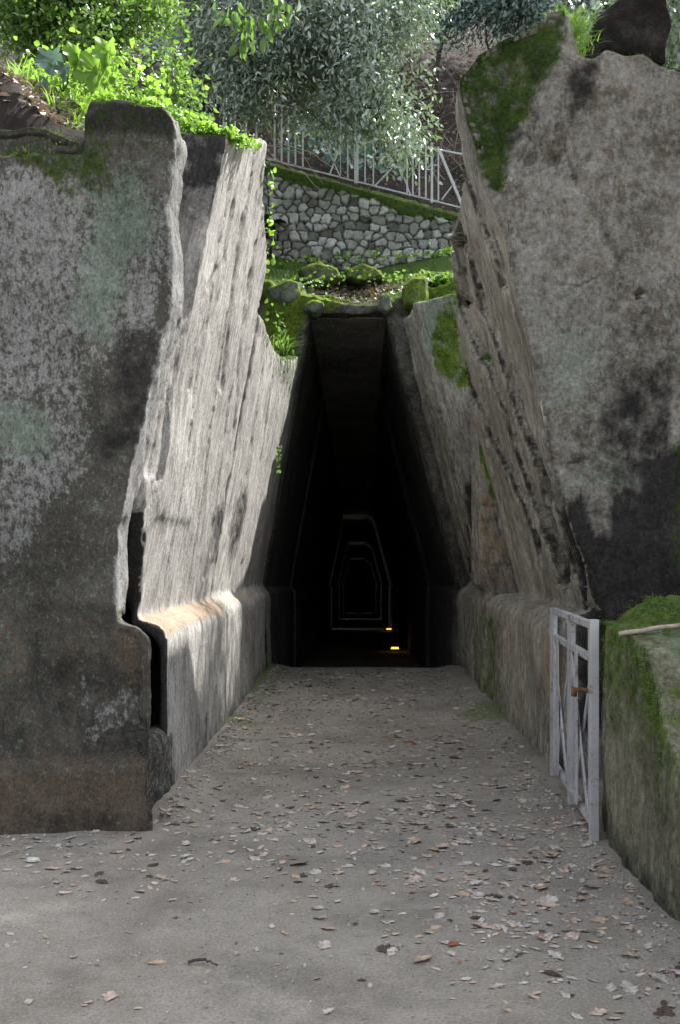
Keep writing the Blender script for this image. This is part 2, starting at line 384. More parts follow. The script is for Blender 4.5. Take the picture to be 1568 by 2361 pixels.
# --- left, nearest block (Y 6.1 .. 6.6)
Y0 = 6.12
edge = [(343, 1915), (336, 1765), (344, 1740), (340, 1700), (339, 1510), (332, 1478), (312, 1450), (266, 1440), (262, 1425), (268, 1330), (275, 1230), (300, 1100), (330, 960), (370, 790),
        (398, 700), (394, 600), (386, 480), (396, 380), (406, 300), (398, 268), (370, 248), (310, 240), (292, 232), (205, 238), (196, 330), (0, 352)]
inner = XZ(edge, Y0)
nearpoly = [(-8, -.4), (inner[0][0], -.4)]+inner+[(-8, 3.95)]
up = [p for p in inner if p[1] > 1.95 and p[0] > -1.75]
upp = [(-8, 1.9), (-1.42, 1.9)]+up+[(-1.9, 4.2), (-8, 4.0)]
lowfill = [(-8, -.4), (-1.27, -.4), (-1.28, .40), (-1.31, .46), (-8, .46)]
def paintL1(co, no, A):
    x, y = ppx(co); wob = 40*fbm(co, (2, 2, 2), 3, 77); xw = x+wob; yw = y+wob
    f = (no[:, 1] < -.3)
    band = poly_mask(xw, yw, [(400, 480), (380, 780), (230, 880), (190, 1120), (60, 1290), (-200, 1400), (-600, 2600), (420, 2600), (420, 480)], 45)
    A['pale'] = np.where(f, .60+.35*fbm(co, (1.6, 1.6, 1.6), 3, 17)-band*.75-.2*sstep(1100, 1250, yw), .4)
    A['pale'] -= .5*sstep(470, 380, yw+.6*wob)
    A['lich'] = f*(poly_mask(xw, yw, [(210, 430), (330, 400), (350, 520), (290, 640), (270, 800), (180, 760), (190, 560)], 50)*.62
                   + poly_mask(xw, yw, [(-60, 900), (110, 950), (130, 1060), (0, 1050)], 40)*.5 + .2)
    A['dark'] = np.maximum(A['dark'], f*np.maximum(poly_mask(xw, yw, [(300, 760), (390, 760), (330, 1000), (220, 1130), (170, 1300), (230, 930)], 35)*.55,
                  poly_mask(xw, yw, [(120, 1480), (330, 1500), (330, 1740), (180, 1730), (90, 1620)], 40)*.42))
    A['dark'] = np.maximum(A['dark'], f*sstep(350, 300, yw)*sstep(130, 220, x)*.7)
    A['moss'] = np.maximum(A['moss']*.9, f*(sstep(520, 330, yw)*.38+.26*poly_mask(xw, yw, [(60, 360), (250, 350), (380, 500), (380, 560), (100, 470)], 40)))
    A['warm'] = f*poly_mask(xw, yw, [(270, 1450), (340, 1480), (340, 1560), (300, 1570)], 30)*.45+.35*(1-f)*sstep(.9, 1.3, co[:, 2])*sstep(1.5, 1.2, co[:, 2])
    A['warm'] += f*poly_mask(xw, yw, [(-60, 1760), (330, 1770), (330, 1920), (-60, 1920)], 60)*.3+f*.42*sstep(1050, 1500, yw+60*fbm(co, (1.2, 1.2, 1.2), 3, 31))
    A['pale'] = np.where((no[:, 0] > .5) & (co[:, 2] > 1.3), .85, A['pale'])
def exL1(co, no):
    x, y = ppx(co); f = sstep(-.3, -.7, no[:, 1])
    wob = 14*fbm(co, (2.5, 2.5, 2.5), 3, 5)
    inset = poly_mask(x+wob, y+wob, [(70, 1400), (440, 1400), (440, 1752), (190, 1745), (115, 1690), (75, 1580)], 14)
    flare = sstep(1745, 1775, y+wob)*.05+sstep(240, -60, x)*sstep(1400, 1850, y)*.12
    return f*flare-f*inset*.11*sstep(1330, 1640, y)-f*.05*poly_mask(x+wob, y, [(-900, -100), (190, -100), (196, 352), (-900, 352)], 8)
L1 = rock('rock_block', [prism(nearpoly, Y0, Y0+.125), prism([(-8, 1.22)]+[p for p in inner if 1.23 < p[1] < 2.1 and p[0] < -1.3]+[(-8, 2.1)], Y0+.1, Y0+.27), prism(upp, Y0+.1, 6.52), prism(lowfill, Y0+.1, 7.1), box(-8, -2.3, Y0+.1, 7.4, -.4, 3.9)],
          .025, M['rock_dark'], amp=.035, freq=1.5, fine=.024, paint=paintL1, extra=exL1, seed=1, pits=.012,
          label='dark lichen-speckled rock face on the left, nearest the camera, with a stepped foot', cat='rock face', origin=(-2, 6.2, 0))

# --- left, long pale leaning wall (Y 6.9 .. 10.1)
def Lsec(top, Y, dz=0, left=-7):
    t = (Y-6.9)/8.5; xo = -1.27-.05*t; xi = -1.475+.03*t; le = .188-.02*t
    return [(left, -.6), (xo, -.6), (xo, 0), (xo-.01, .6), (xo, 1.06), (xo-.03, 1.14), (xo-.09, 1.185), (xi, 1.2), (xi+.02, 1.3), (xi+le*(2.8-1.2)-.02, 2.8),
            (xi+le*(top-1.2), top), (xi+le*(top-1.2)-.5, top+.02), (left, top+dz)]
st = [(6.86, Lsec(4.40, 6.9)), (7.5, Lsec(4.62, 7.5, .2)), (8.2, Lsec(4.92, 8.2, .3)), (8.62, Lsec(5.06, 8.6, .4)), (8.75, Lsec(4.78, 8.7, .4)), (9.9, Lsec(4.42, 9.9, .3)), (10.08, Lsec(3.95, 10.1, .3))]
crackfill = [(-8, 1.9), (-1.40, 1.9), (-1.25, 2.6), (-1.17, 3.2), (-1.3, 3.5), (-8, 3.5)]
def paintL2(co, no, A):
    f = no[:, 0] > .3
    A['pale'] = .62+.0*co[:, 0]
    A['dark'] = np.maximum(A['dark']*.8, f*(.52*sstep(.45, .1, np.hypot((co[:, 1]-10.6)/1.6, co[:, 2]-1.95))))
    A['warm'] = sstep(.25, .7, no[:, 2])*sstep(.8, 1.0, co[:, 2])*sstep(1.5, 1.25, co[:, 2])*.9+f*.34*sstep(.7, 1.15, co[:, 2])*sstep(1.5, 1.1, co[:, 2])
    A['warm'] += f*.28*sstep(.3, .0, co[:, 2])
    A['dark'] = np.maximum(A['dark'], (co[:, 2] < 1.9)*(co[:, 1] < 8.2)*np.maximum(no[:, 1] < -.55, no[:, 0] < -.2)*1.0)  # slot interior blackened: its deep shade is painted into the colour
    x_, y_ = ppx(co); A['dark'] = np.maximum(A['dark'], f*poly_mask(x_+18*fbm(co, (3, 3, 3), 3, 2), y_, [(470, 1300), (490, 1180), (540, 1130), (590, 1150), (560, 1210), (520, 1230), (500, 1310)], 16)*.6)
    A['dark'] = np.maximum(A['dark'], (no[:, 1] < -.5)*sstep(3.4, 4.3, co[:, 2])*.75)  # shade on the camera-facing upper face, painted into the colour
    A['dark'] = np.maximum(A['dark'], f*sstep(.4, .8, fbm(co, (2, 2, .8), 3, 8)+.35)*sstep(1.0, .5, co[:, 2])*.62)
    A['moss'] = np.maximum(A['moss'], f*sstep(9.3, 10, co[:, 1])*sstep(1.2, 1.0, co[:, 2])*.1)
def tap(zb):
    xa = -1.475+.188*(zb-1.2); xb = -1.475+.188*.9
    return [(xa-.14, zb), (xa, zb), (xb, 2.1), (xb-.14, 2.1)]
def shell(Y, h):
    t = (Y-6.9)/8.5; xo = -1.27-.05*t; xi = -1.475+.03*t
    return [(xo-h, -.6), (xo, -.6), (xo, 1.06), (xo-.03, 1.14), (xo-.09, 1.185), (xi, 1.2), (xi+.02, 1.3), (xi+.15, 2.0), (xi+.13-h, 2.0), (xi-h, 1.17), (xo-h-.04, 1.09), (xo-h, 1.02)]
st0 = [(Y_, [(-7, 1.9), (-1.32, 1.9)]+[p for p in pts if p[1] > 2]) for Y_, pts in st[:3]]
st = [(7.9, Lsec(4.80, 7.9, .25))]+st[2:]
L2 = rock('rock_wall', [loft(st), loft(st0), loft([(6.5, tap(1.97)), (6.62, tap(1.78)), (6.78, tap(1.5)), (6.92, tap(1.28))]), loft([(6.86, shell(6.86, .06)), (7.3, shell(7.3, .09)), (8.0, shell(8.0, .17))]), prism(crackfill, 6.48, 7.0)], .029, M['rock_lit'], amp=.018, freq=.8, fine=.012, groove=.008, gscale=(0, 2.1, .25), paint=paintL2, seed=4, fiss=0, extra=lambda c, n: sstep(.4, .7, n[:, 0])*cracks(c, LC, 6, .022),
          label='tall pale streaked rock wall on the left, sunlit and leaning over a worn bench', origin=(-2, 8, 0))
# --- left, lower wall running to the tunnel
st = [(10.05, Lsec(3.98, 10.05, .3)), (12, Lsec(4.0, 12, .5)), (13.6, Lsec(4.2, 13.6, .8)), (15.3, Lsec(4.6, 15.3, 1.2)), (15.5, Lsec(4.6, 15.4, 1.2))]
def paintL3(co, no, A):
    f = no[:, 0] > .3
    A['pale'] = .6+0*co[:, 0]
    A['dark'] = np.maximum(A['dark'], f*.6*sstep(.8, .2, np.hypot((co[:, 1]-11.2)/1.5, (co[:, 2]-2.0))))
    A['moss'] = np.maximum(A['moss'], f*(.48*sstep(3.2, 4.0, co[:, 2])+.65*sstep(.25, .1, np.abs(co[:, 1]-14.6))*sstep(1.15, 1.0, co[:, 2])))
    A['warm'] = sstep(.3, .7, no[:, 2])*sstep(1.5, 1.2, co[:, 2])*.5
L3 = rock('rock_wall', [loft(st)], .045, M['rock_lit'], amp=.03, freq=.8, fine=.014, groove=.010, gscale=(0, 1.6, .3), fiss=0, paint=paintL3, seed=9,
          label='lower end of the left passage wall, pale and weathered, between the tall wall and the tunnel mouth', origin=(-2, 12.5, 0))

# --- right, tall grey block
Y1 = 7.3
fr = [(1385, 1400), (1370, 1385), (1345, 1300), (1320, 1240), (1290, 1130), (1270, 1080), (1250, 950), (1220, 800), (1200, 700), (1180, 600), (1165, 530), (1143, 470), (1120, 425),
      (1088, 300), (1066, 230), (1058, 180), (1100, 120), (1170, 78), (1235, 52), (1262, 22), (1302, 12), (1322, 40), (1340, 125), (1370, 132), (1400, 110), (1440, 118), (1480, 115), (1522, 140), (1568, 158), (1700, 190)]
P0 = XZ(fr, Y1)
P0 = [(7, -.4), (1.75, -.4), (1.75, 1.15)]+P0+[(7, 5.0)]
def Rsec(top, ex=0): return [(7, -.4), (1.66, -.4), (1.66, 1.2), (1.62, 1.3), (1.62-.25*(2.6-1.3)+ex, 2.6), (1.62-.25*(top-1.3), top), (1.62-.25*(top-1.3)+.5, top+.12), (7, top+.3)]
stA = [(7.5, Rsec(4.72)), (8.0, Rsec(4.62)), (8.6, Rsec(4.52)), (9.4, Rsec(4.56)), (9.9, Rsec(4.25)), (10.4, Rsec(3.9)), (10.75, Rsec(3.3))]
def Rlow(x0=1.40): return [(7, -.4), (x0, -.4), (x0, .02), (x0+.01, .7), (x0, 1.08), (x0+.04, 1.17), (x0+.12, 1.22), (7, 1.28)]
lowA = loft([(7.38, [(x+.10 if x < 2 else x, z) for x, z in Rlow()]), (7.55, Rlow()), (11.72, Rlow(1.43))])
FC = [[(1400, 830), (1470, 950), (1540, 900)], [(1290, 1070), (1400, 1050), (1480, 1080)], [(1300, 1160), (1420, 1200), (1460, 1290)], [(1460, 740), (1510, 900), (1530, 1000), (1568, 1100)], [(1240, 250), (1235, 300), (1160, 440)], [(1290, 300), (1330, 420), (1400, 560)], [(1230, 640), (1330, 660), (1420, 620)]]
def paintR(co, no, A):
    x, y = ppx(co); f = no[:, 1] < -.35
    wob = 22*fbm(co, (2.2, 2.2, 2.2), 3, 13); xw = x+wob; yw = y+wob
    A['pale'] = np.where(f, .55, .35)
    mz = poly_mask(xw, yw, [(1040, 140), (1250, 40), (1300, -20), (1290, 120), (1245, 200), (1240, 270), (1195, 330), (1170, 440), (1140, 460), (1040, 260)], 30)
    A['moss'] = np.maximum(A['moss'], f*mz*(.72+.25*fbm(co, (2.5, 2.5, 2.5), 3, 55))); A['dark'] = np.maximum(A['dark'], f*mz*.6)
    A['moss'] = np.maximum(A['moss'], f*poly_mask(xw, yw, [(1535, 1010), (1600, 930), (1680, 900), (1760, 990), (1730, 1120), (1660, 1210), (1620, 1330), (1560, 1290)], 55)*.75)
    dk = poly_mask(xw, yw, [(1375, 1500), (1290, 1180), (1350, 1120), (1395, 1330), (1420, 1130), (1470, 1180), (1480, 1060), (1590, 1000), (1760, 1080), (1900, 1250), (1900, 1500)], 30)
    dk = np.maximum(dk, poly_mask(xw, yw, [(1330, 1230), (1700, 1260), (2300, 1330), (2300, 1700), (1330, 1700)], 45))
    dk2 = np.maximum(poly_mask(xw, yw, [(1295, 130), (1390, 120), (1370, 210), (1320, 300), (1300, 240)], 18), poly_mask(xw, yw, [(1320, 420), (1400, 480), (1470, 640), (1440, 640), (1380, 540)], 20)*.8)
    dk2 = np.maximum(dk2, poly_mask(xw, yw, [(1400, 850), (1470, 820), (1530, 900), (1440, 960)], 25)*.7)
    dk2 = np.maximum(dk2, poly_mask(xw, yw, [(1160, 220), (1210, 200), (1230, 330), (1180, 380)], 18)*.9)
    vs = sstep(-.05, .35, fbm(co, (3.2, 3.2, .45), 4, 66))*poly_mask(xw, yw, [(1270, 1000), (1700, 700), (1700, 1600), (1300, 1600)], 60)*.62
    A['dark'] = np.maximum(A['dark'], f*np.maximum(np.maximum(dk*.95, dk2*.62), vs))
    hole = np.zeros(len(co))
    for hx, hy, hr in ((1280, 365, 22), (1222, 367, 18), (1475, 677, 12), (1355, 980, 7)): hole = np.maximum(hole, sstep(hr*1.3, hr*.3, np.hypot(x-hx, y-hy)+.5*wob))
    A['dark'] = np.maximum(A['dark'], f*hole*.45); A['warm'] = f*hole*.62+np.where(f, 0, .12)
    A['dark'] = np.maximum(A['dark'], f*cracks(co, FC, 6, -.5, 8))
    A['lich'] = f*(.22+.3*poly_mask(xw, yw, [(1240, 720), (1380, 760), (1360, 960), (1250, 920)], 40)+.3*poly_mask(xw, yw, [(1380, 1060), (1500, 1080), (1450, 1160), (1300, 1120)], 40))
    s2 = no[:, 0] < -.3
    A['dark'] = np.maximum(A['dark'], (co[:, 1] > 7.5)*cracks(co, RC, 11, -.62))
    A['moss'] = np.maximum(A['moss'], s2*sstep(1.2, .9, co[:, 2])*sstep(9.0, 11.5, co[:, 1])*.5)
    A['warm'] = np.maximum(A['warm'], s2*sstep(1.25, 1.0, co[:, 2])*sstep(.35, .6, co[:, 2])*sstep(8.7, 7.8, co[:, 1])*.55)
    A['pale'] = np.where(f, A['pale']+.3*poly_mask(xw, yw, [(1150, 500), (1400, 700), (1380, 900), (1260, 900)], 60), A['pale'])
def exR(co, no):
    sd = sstep(-.4, -.75, no[:, 0])*sstep(7.4, 7.7, co[:, 1])
    ck = sd*cracks(co, RC, 13, .2)
    x, y = ppx(co); f = sstep(-.3, -.7, no[:, 1]); d = 0*x
    wob = 8*fbm(co, (3, 3, 3), 3, 5)
    for hx, hy, hr, a in ((1222, 367, 16, .07), (1280, 365, 17, .05), (1475, 677, 13, .08), (1355, 980, 8, .03), (1360, 360, 12, .05), (1500, 490, 22, .04), (1280, 640, 30, .02), (1385, 620, 20, .03)):
        d -= a*sstep(hr*1.2, hr*.7, np.hypot(x-hx, y-hy)+wob)
    for pl in ([(1150, 480), (1260, 900), (1275, 1060)], [(1400, 830), (1470, 950), (1540, 900)], [(1290, 1070), (1400, 1050), (1480, 1080)], [(1300, 1160), (1420, 1200)], [(1460, 740), (1510, 900), (1568, 1100)], [(1240, 150), (1235, 280), (1160, 440)]):
        for a, b in zip(pl, pl[1:]):
            e = np.array(b)-np.array(a); t = np.clip(((x-a[0])*e[0]+(y-a[1])*e[1])/(e@e), 0, 1)
            d -= .018*sstep(9, 2, np.hypot(x-a[0]-t*e[0], y-a[1]-t*e[1])+wob*.6)
    mz = poly_mask(x+wob, y+wob, [(1000, 100), (1250, 40), (1300, -20), (1290, 120), (1245, 200), (1240, 270), (1195, 330), (1170, 440), (1140, 470), (1000, 300)], 10)
    return ck+f*(d-.05*mz+.03*fbm(co, (2.6, 2.6, 2.6), 4, 91)+.02*fbm(co, (7, 7, 7), 3, 92))
R1e = empty('rock_outcrop', (2, 8, 0), 'tall grey rock outcrop on the right with dark damp streaks and a mossy peak', 'rock outcrop')
# front and side share one body; material picked per face
o = rock('rock_body', [prism(P0, Y1, Y1+.42), loft(stA), lowA], .027, M['rock_right'], amp=.05, freq=.9, fine=.016, groove=.04, gscale=(0, 2.4, .12), fiss=.45, paint=paintR, extra=exR, seed=14, parent=R1e, pits=.006)
o.data.materials.append(M['rock_side']); o_body = o
nn = np.empty(len(o.data.polygons)*3); o.data.polygons.foreach_get('normal', nn); nn = nn.reshape(-1, 3)
cc = np.empty(len(o.data.polygons)*3); o.data.polygons.foreach_get('center', cc); cc = cc.reshape(-1, 3)+np.array((2, 8, 0))
o.data.polygons.foreach_set('material_index', ((cc[:, 1] > 7.5) | ((cc[:, 2] < 1.3) & (cc[:, 0] < 1.9)) | ((nn[:, 0] < -.75) & (cc[:, 2] < 4.3))).astype(np.int32))
# boulder on top right
bp = XZ([(1366, 45), (1410, 2), (1450, -25), (1540, -20), (1556, 50), (1540, 100), (1538, 150), (1480, 130), (1390, 112), (1372, 80)], 8.2)
rock('boulder', [loft([(8.2, bp), (9.0, [(x+.02, z+.04) for x, z in bp])])], .035, M['rock_dark'], amp=.05, freq=1.4, paint=lambda c, n, A: (A.__setitem__('dark', np.full(len(c), .66)), A.__setitem__('pale', np.full(len(c), .1))), seed=22,
     label='dark boulder standing on top of the right outcrop at the frame edge', cat='boulder', origin=(2.2, 8.6, 4.9))
# --- right, block with old masonry patch
Cp = [(7, -.4), (1.42, -.4), (1.42, 1.08), (1.46, 1.2), (1.50, 1.22), (1.40, 1.3), (1.385, 3.3), (1.42, 3.75), (1.7, 4.1), (7, 4.3)]
def paintC(co, no, A):
    f = no[:, 1] < -.4; x, y = ppx(co); wob = 15*fbm(co, (3, 3, 3), 3, 13)
    A['moss'] = np.maximum(A['moss'], (f & (co[:, 2] > 1.3))*poly_mask(x+wob, y+wob, [(1090, 870), (1130, 880), (1150, 1050), (1175, 1150), (1140, 1160), (1105, 1060)], 16)*.9)
    A['warm'] = f*poly_mask(x+wob, y+wob, [(1100, 1080), (1150, 1180), (1190, 1340), (1100, 1345)], 12)*.5
    A['moss'] = np.maximum(A['moss'], (no[:, 0] < -.3)*sstep(1.2, .9, co[:, 2])*.42)
def exC(co, no):   # coursed blocks low on the pier
    f = sstep(-.4, -.7, no[:, 1])*sstep(1.3, 1.4, co[:, 2])*sstep(2.7, 2.5, co[:, 2])*sstep(1.95, 1.8, co[:, 0]+.25*(co[:, 2]-1.3))
    zz = co[:, 2]/.17; row = np.floor(zz); xx = co[:, 0]/.2+.5*(row % 2)
    j = np.maximum(sstep(.12, .0, np.abs(zz-np.round(zz))), sstep(.10, .0, np.abs(xx-np.round(xx))))
    return -.03*f*j+.015*f*_h(row.astype(np.int64), np.floor(xx).astype(np.int64), row.astype(np.int64)*0, 3)
R2 = rock('rock_pier', [loft([(12.0, Cp), (12.6, Cp), (13.3, [(x+.03 if x < 2 else x, z) for x, z in Cp])]), prism([(7, -.4), (1.5, -.4), (1.5, .95), (7, 1.0)], 11.6, 12.1), prism([(7, -.4), (2.2, -.4), (2.2, 3.9), (2.7, 5.2), (7, 5.6)], 10.6, 12.3)],  # last prism: hidden rear rock, raised to keep sun off the path
          .036, M['rock_side'], amp=.035, freq=.9, groove=.03, gscale=(0, 4, .3), paint=paintC, extra=exC, seed=31, label='upright rock pier patched with brick behind the right outcrop', cat='rock pier', origin=(1.8, 12.5, 0))
# --- right, leaning jamb next to the tunnel
def Dsec(Y, top):
    a = 1.66-.0*Y; return [(7, -.4), (1.44, -.4), (1.44, 1.1), (1.5, 1.2), (1.58, 1.22), (1.6, 1.3), (1.6-.25*(3-1.3)-.03, 3), (1.6-.25*(top-1.3), top), (1.6-.25*(top-1.3)+.6, top+.15), (7, top+.6)]
def paintD(co, no, A):
    f = no[:, 1] < -.4; x, y = ppx(co); wob = 22*fbm(co, (2.5, 2.5, 2.5), 3, 13); xw, yw = x+wob, y+wob
    A['lich'] = f*poly_mask(xw, yw, [(965, 680), (1010, 670), (1005, 780), (985, 830), (970, 800)], 12)*.95
    A['moss'] = np.maximum(A['moss'], f*poly_mask(xw, yw, [(995, 650), (1100, 650), (1100, 900), (1050, 900), (990, 830)], 16)*.95)
    A['moss'] *= .8+.5*fbm(co, (4, 4, 4), 3, 7)
    A['pale'] = .35+f*.75*poly_mask(xw, yw, [(1010, 880), (1110, 880), (1110, 1100), (1060, 1150), (1010, 960)], 25)
    A['dark'] = np.maximum(A['dark'], f*poly_mask(xw, yw, [(1060, 1130), (1110, 1080), (1110, 1360), (1080, 1360)], 20)*.7)
R3 = rock('rock_jamb', [loft([(13.4, Dsec(13.4, 4.9)), (14.4, Dsec(14.4, 4.95)), (15.45, Dsec(15.4, 5.2))])], .045, M['rock_side'], amp=.06, freq=1.1, fine=.02, groove=.05, gscale=(0, 3.2, .3), paint=paintD, seed=41,
          label='leaning rock jamb right of the tunnel mouth with lime moss and pale crust', cat='rock jamb', origin=(2, 14.2, 0))

# --- right foreground parapet
yz = [(5.76, -.4), (5.78, .5), (5.76, 1.25), (5.2, 1.24), (4.85, 1.16), (4.72, 1.0), (4.6, .86), (4.45, .78), (4.3, .68), (3.6, .62), (1, .6), (1, -.4)]
mound = loft([(3.0, [(1.45, -.3), (1.48, .60), (1.7, .7), (2.0, .95), (2.6, 1.1), (3.6, 1.1), (3.6, -.3)]), (4.3, [(1.45, -.3), (1.48, .64), (1.62, .72), (1.85, 1.0), (2.3, 1.15), (3.6, 1.2), (3.6, -.3)]),
              (4.75, [(1.45, -.3), (1.47, .8), (1.6, .85), (1.65, 1.12), (2.1, 1.22), (3.6, 1.25), (3.6, -.3)]), (5.2, [(1.4, -.3), (1.4, 1.1), (1.55, 1.2), (1.75, 1.25), (2.1, 1.3), (3.6, 1.3), (3.6, -.3)]),
              (5.9, [(1.38, -.3), (1.38, 1.1), (1.48, 1.28), (1.65, 1.36), (2.0, 1.38), (3.6, 1.35), (3.6, -.3)]), (6.3, [(1.5, -.3), (1.5, 1.0), (1.6, 1.25), (1.7, 1.33), (2.0, 1.36), (3.6, 1.35), (3.6, -.3)])])
def paintP(co, no, A):
    x, y = ppx(co); s2 = no[:, 0] < -.4
    A['moss'] = sstep(.25, .65, no[:, 2])*sstep(.5, .7, co[:, 2])*.42
    A['moss'] = np.maximum(A['moss'], sstep(.3, .7, no[:, 2])*sstep(1.15, 1.3, co[:, 2])*.95)
    A['moss'] = np.maximum(A['moss'], s2*(sstep(.1, 1.1, co[:, 2])*.56+.15*sstep(-.1, .3, fbm(co, (3, 3, .5), 3, 2))))
    A['lich'] = sstep(1.42, 1.5, co[:, 0])*.8
    A['dark'] = np.maximum(A['dark'], sstep(1.45, 1.5, co[:, 0])*sstep(.9, .5, np.abs(co[:, 2]-.95)/.25)*sstep(-.3, .1, fbm(co, (2, 2, 2), 2, 6))*.7)
    A['dark'] = np.maximum(A['dark'], s2*sstep(.5, .05, co[:, 2])*.55)
PR = rock('parapet', [prism_x(yz, 1.335, 1.62), mound], .024, M['parapet'], amp=.03, freq=1.6, fine=.014, groove=.018, gscale=(0, 7, .5), paint=paintP, seed=51, pits=.012, mossup=.3,
          label='low moss-covered rock parapet at the right edge, beside the metal gate', cat='parapet', origin=(2, 4.5, 0), extra=lambda c, n: (sstep(1.4, 1.55, c[:, 0])*.09+.05*sstep(1.0, 1.2, c[:, 2]))*fbm(c, (2.6, 2.6, 2.6), 4, 8))

# ------------------------------------------------------------------ tunnel
TN = empty('rock_cut_tunnel', (0, 15.4, 0), 'black trapezoid mouth of the rock-cut tunnel at the end of the path', 'tunnel')
lp = [(-7, -1.2), (-1.36, -1.2), (-1.36, 1.08), (-1.45, 1.2), (-.757, 5.22), (-.72, 5.48), (-1.5, 5.75), (-7, 6.9)]
rp = [(7, -1.2), (7, 6.6), (1.6, 5.75), (.5, 5.48), (.404, 5.22), (1.46, 1.2), (1.41, 1.08), (1.41, -1.2)]
tp = [(-.95, 5.24), (-.2, 5.22), (.6, 5.26), (.7, 5.5), (.3, 5.38), (-.05, 5.36), (-.4, 5.42), (-.95, 5.55)]
tb = [(-1.6, 5.24), (1.2, 5.24), (1.2, 5.6), (.3, 5.4), (-.3, 5.42), (-1.6, 5.8)]
def paintT(co, no, A):
    f = no[:, 1] < -.3; x, y = ppx(co); wob = 22*fbm(co, (2.5, 2.5, 2.5), 3, 13); xw, yw = x+wob, y+wob
    A['moss'] = np.maximum(A['moss']*.62, f*(.85*poly_mask(xw, yw, [(600, 560), (1060, 560), (1060, 700), (880, 690), (780, 700), (700, 740), (660, 900), (600, 900)], 25)))
    A['lich'] = f*(.62*poly_mask(xw, yw, [(625, 640), (720, 650), (740, 700), (700, 720), (640, 760)], 20)+.55*poly_mask(xw, yw, [(870, 640), (930, 640), (900, 720), (870, 715)], 10))
    A['pale'] = .3+f*.6*poly_mask(xw, yw, [(895, 730), (940, 730), (960, 860), (920, 840)], 20)
    ins = (np.abs(no[:, 1]) < .6)&(co[:, 1] > 15.5); A['moss'][ins & (co[:, 2] < 5.2)] = 0
portal = rock('portal', [prism(lp, 15.4, 15.95), prism(rp, 15.4, 15.95), prism(tp, 15.4, 15.9), prism(tb, 15.5, 15.95), prism([(-7, 5.3), (7, 5.3), (7, 6.3), (2, 5.8), (0, 5.5), (-2, 5.8), (-7, 6.6)], 15.7, 17)], .04, M['rock_portal'], amp=.03, freq=1.2, fine=.035, paint=paintT, seed=61, parent=TN,
     extra=lambda c, n: .10*fbm(c, (1.9, 1.9, 1.9), 4, 8)*sstep(5.25, 5.6, c[:, 2]+0*c[:, 0])+.07*fbm(c, (2.6, 2.6, 2.6), 4, 9)*(n[:, 1] < -.6)*sstep(.1, .3, np.minimum(np.abs(c[:, 0]-(-.757-.17*(5.22-c[:, 2]))), np.abs(c[:, 0]-(.404+.26*(5.22-c[:, 2]))))))
def zc(Y): return 5.22-.049*(Y-15.4)
def seg(Y0_, Y1_, which):
    sts = []
    for Y in (Y0_, Y1_):
        c = zc(Y); f_ = -5.6; l = 1.2-.024*(Y-15.4)
        o_ = -.012; a_ = -.757-o_; b_ = .404+o_
        if which == 'l': pts = [(-6, f_), (-1.36-o_, f_), (-1.36-o_, l-.1), (-1.45-o_, l), (a_, c), (a_, c+.25), (-6, c+.25)]
        elif which == 'r': pts = [(6, f_), (6, c+.25), (b_, c+.25), (b_, c), (1.46+o_, l), (1.41+o_, l-.1), (1.41+o_, f_)]
        else: pts = [(a_, c), (b_, c), (b_, c+.25), (a_, c+.25)]
        sts.append((Y, pts))
    return loft(sts)
cuts = [21.0, 21.7, 47.4, 49.8, 66.4, 69.0, 87, 89.5, 140]
a = 15.62
for i in range(0, 9, 2):
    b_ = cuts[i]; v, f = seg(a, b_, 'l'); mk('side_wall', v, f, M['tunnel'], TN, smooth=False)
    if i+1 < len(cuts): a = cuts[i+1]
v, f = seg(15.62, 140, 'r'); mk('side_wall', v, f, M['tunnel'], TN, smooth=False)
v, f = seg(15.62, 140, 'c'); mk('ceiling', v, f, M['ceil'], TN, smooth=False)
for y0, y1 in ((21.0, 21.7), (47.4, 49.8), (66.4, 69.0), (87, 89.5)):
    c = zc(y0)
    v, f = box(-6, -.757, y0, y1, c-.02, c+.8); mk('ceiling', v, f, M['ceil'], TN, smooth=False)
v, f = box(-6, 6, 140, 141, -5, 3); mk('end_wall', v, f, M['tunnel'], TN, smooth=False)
s = NT('amber_lamp_glass'); e = s.n('ShaderNodeEmission'); e.inputs[0].default_value = (1, .5, .08, 1); e.inputs[1].default_value = .5
M['amber'] = s.done(e.outputs[0])
M['lampbody'] = simple_mat('lamp_housing', (.03, .03, .03), (.05, .05, .05))
for i, (lx, ly, lab) in enumerate(((912, 1474, 'nearest'), (898, 1451, 'middle'), (877, 1430, 'farthest'))):
    Y = (29.5, 45.5, 79)[i]; fz = float(floorz(Y)); x = (lx-830)*Y/2400; z = fz+.10
    L = empty('floor_lamp', (x, Y, fz), f'amber floor lamp glowing inside the tunnel, {lab} of the three', 'lamp', 'amber lamps along the tunnel floor')
    v, f = box(x-.12, x+.12, Y, Y+.14, fz-.02, fz+.07); mk('housing', v, f, M['lampbody'], L, smooth=False)
    v, f = prism([(x-.115, fz+.07), (x+.115, fz+.07), (x+.10, fz+.12), (x-.10, fz+.12)], Y+.01, Y+.13); mk('lamp_glass', v, f, M['amber'], L, smooth=False)
    pl = bpy.data.lights.new('lamp_light', 'POINT'); pl.energy = .12; pl.color = (1, .6, .2); pl.shadow_soft_size = .05
    po = bpy.data.objects.new('lamp_light', pl); sc.collection.objects.link(po); po.parent = L; po.location = (0, -.1, .25)

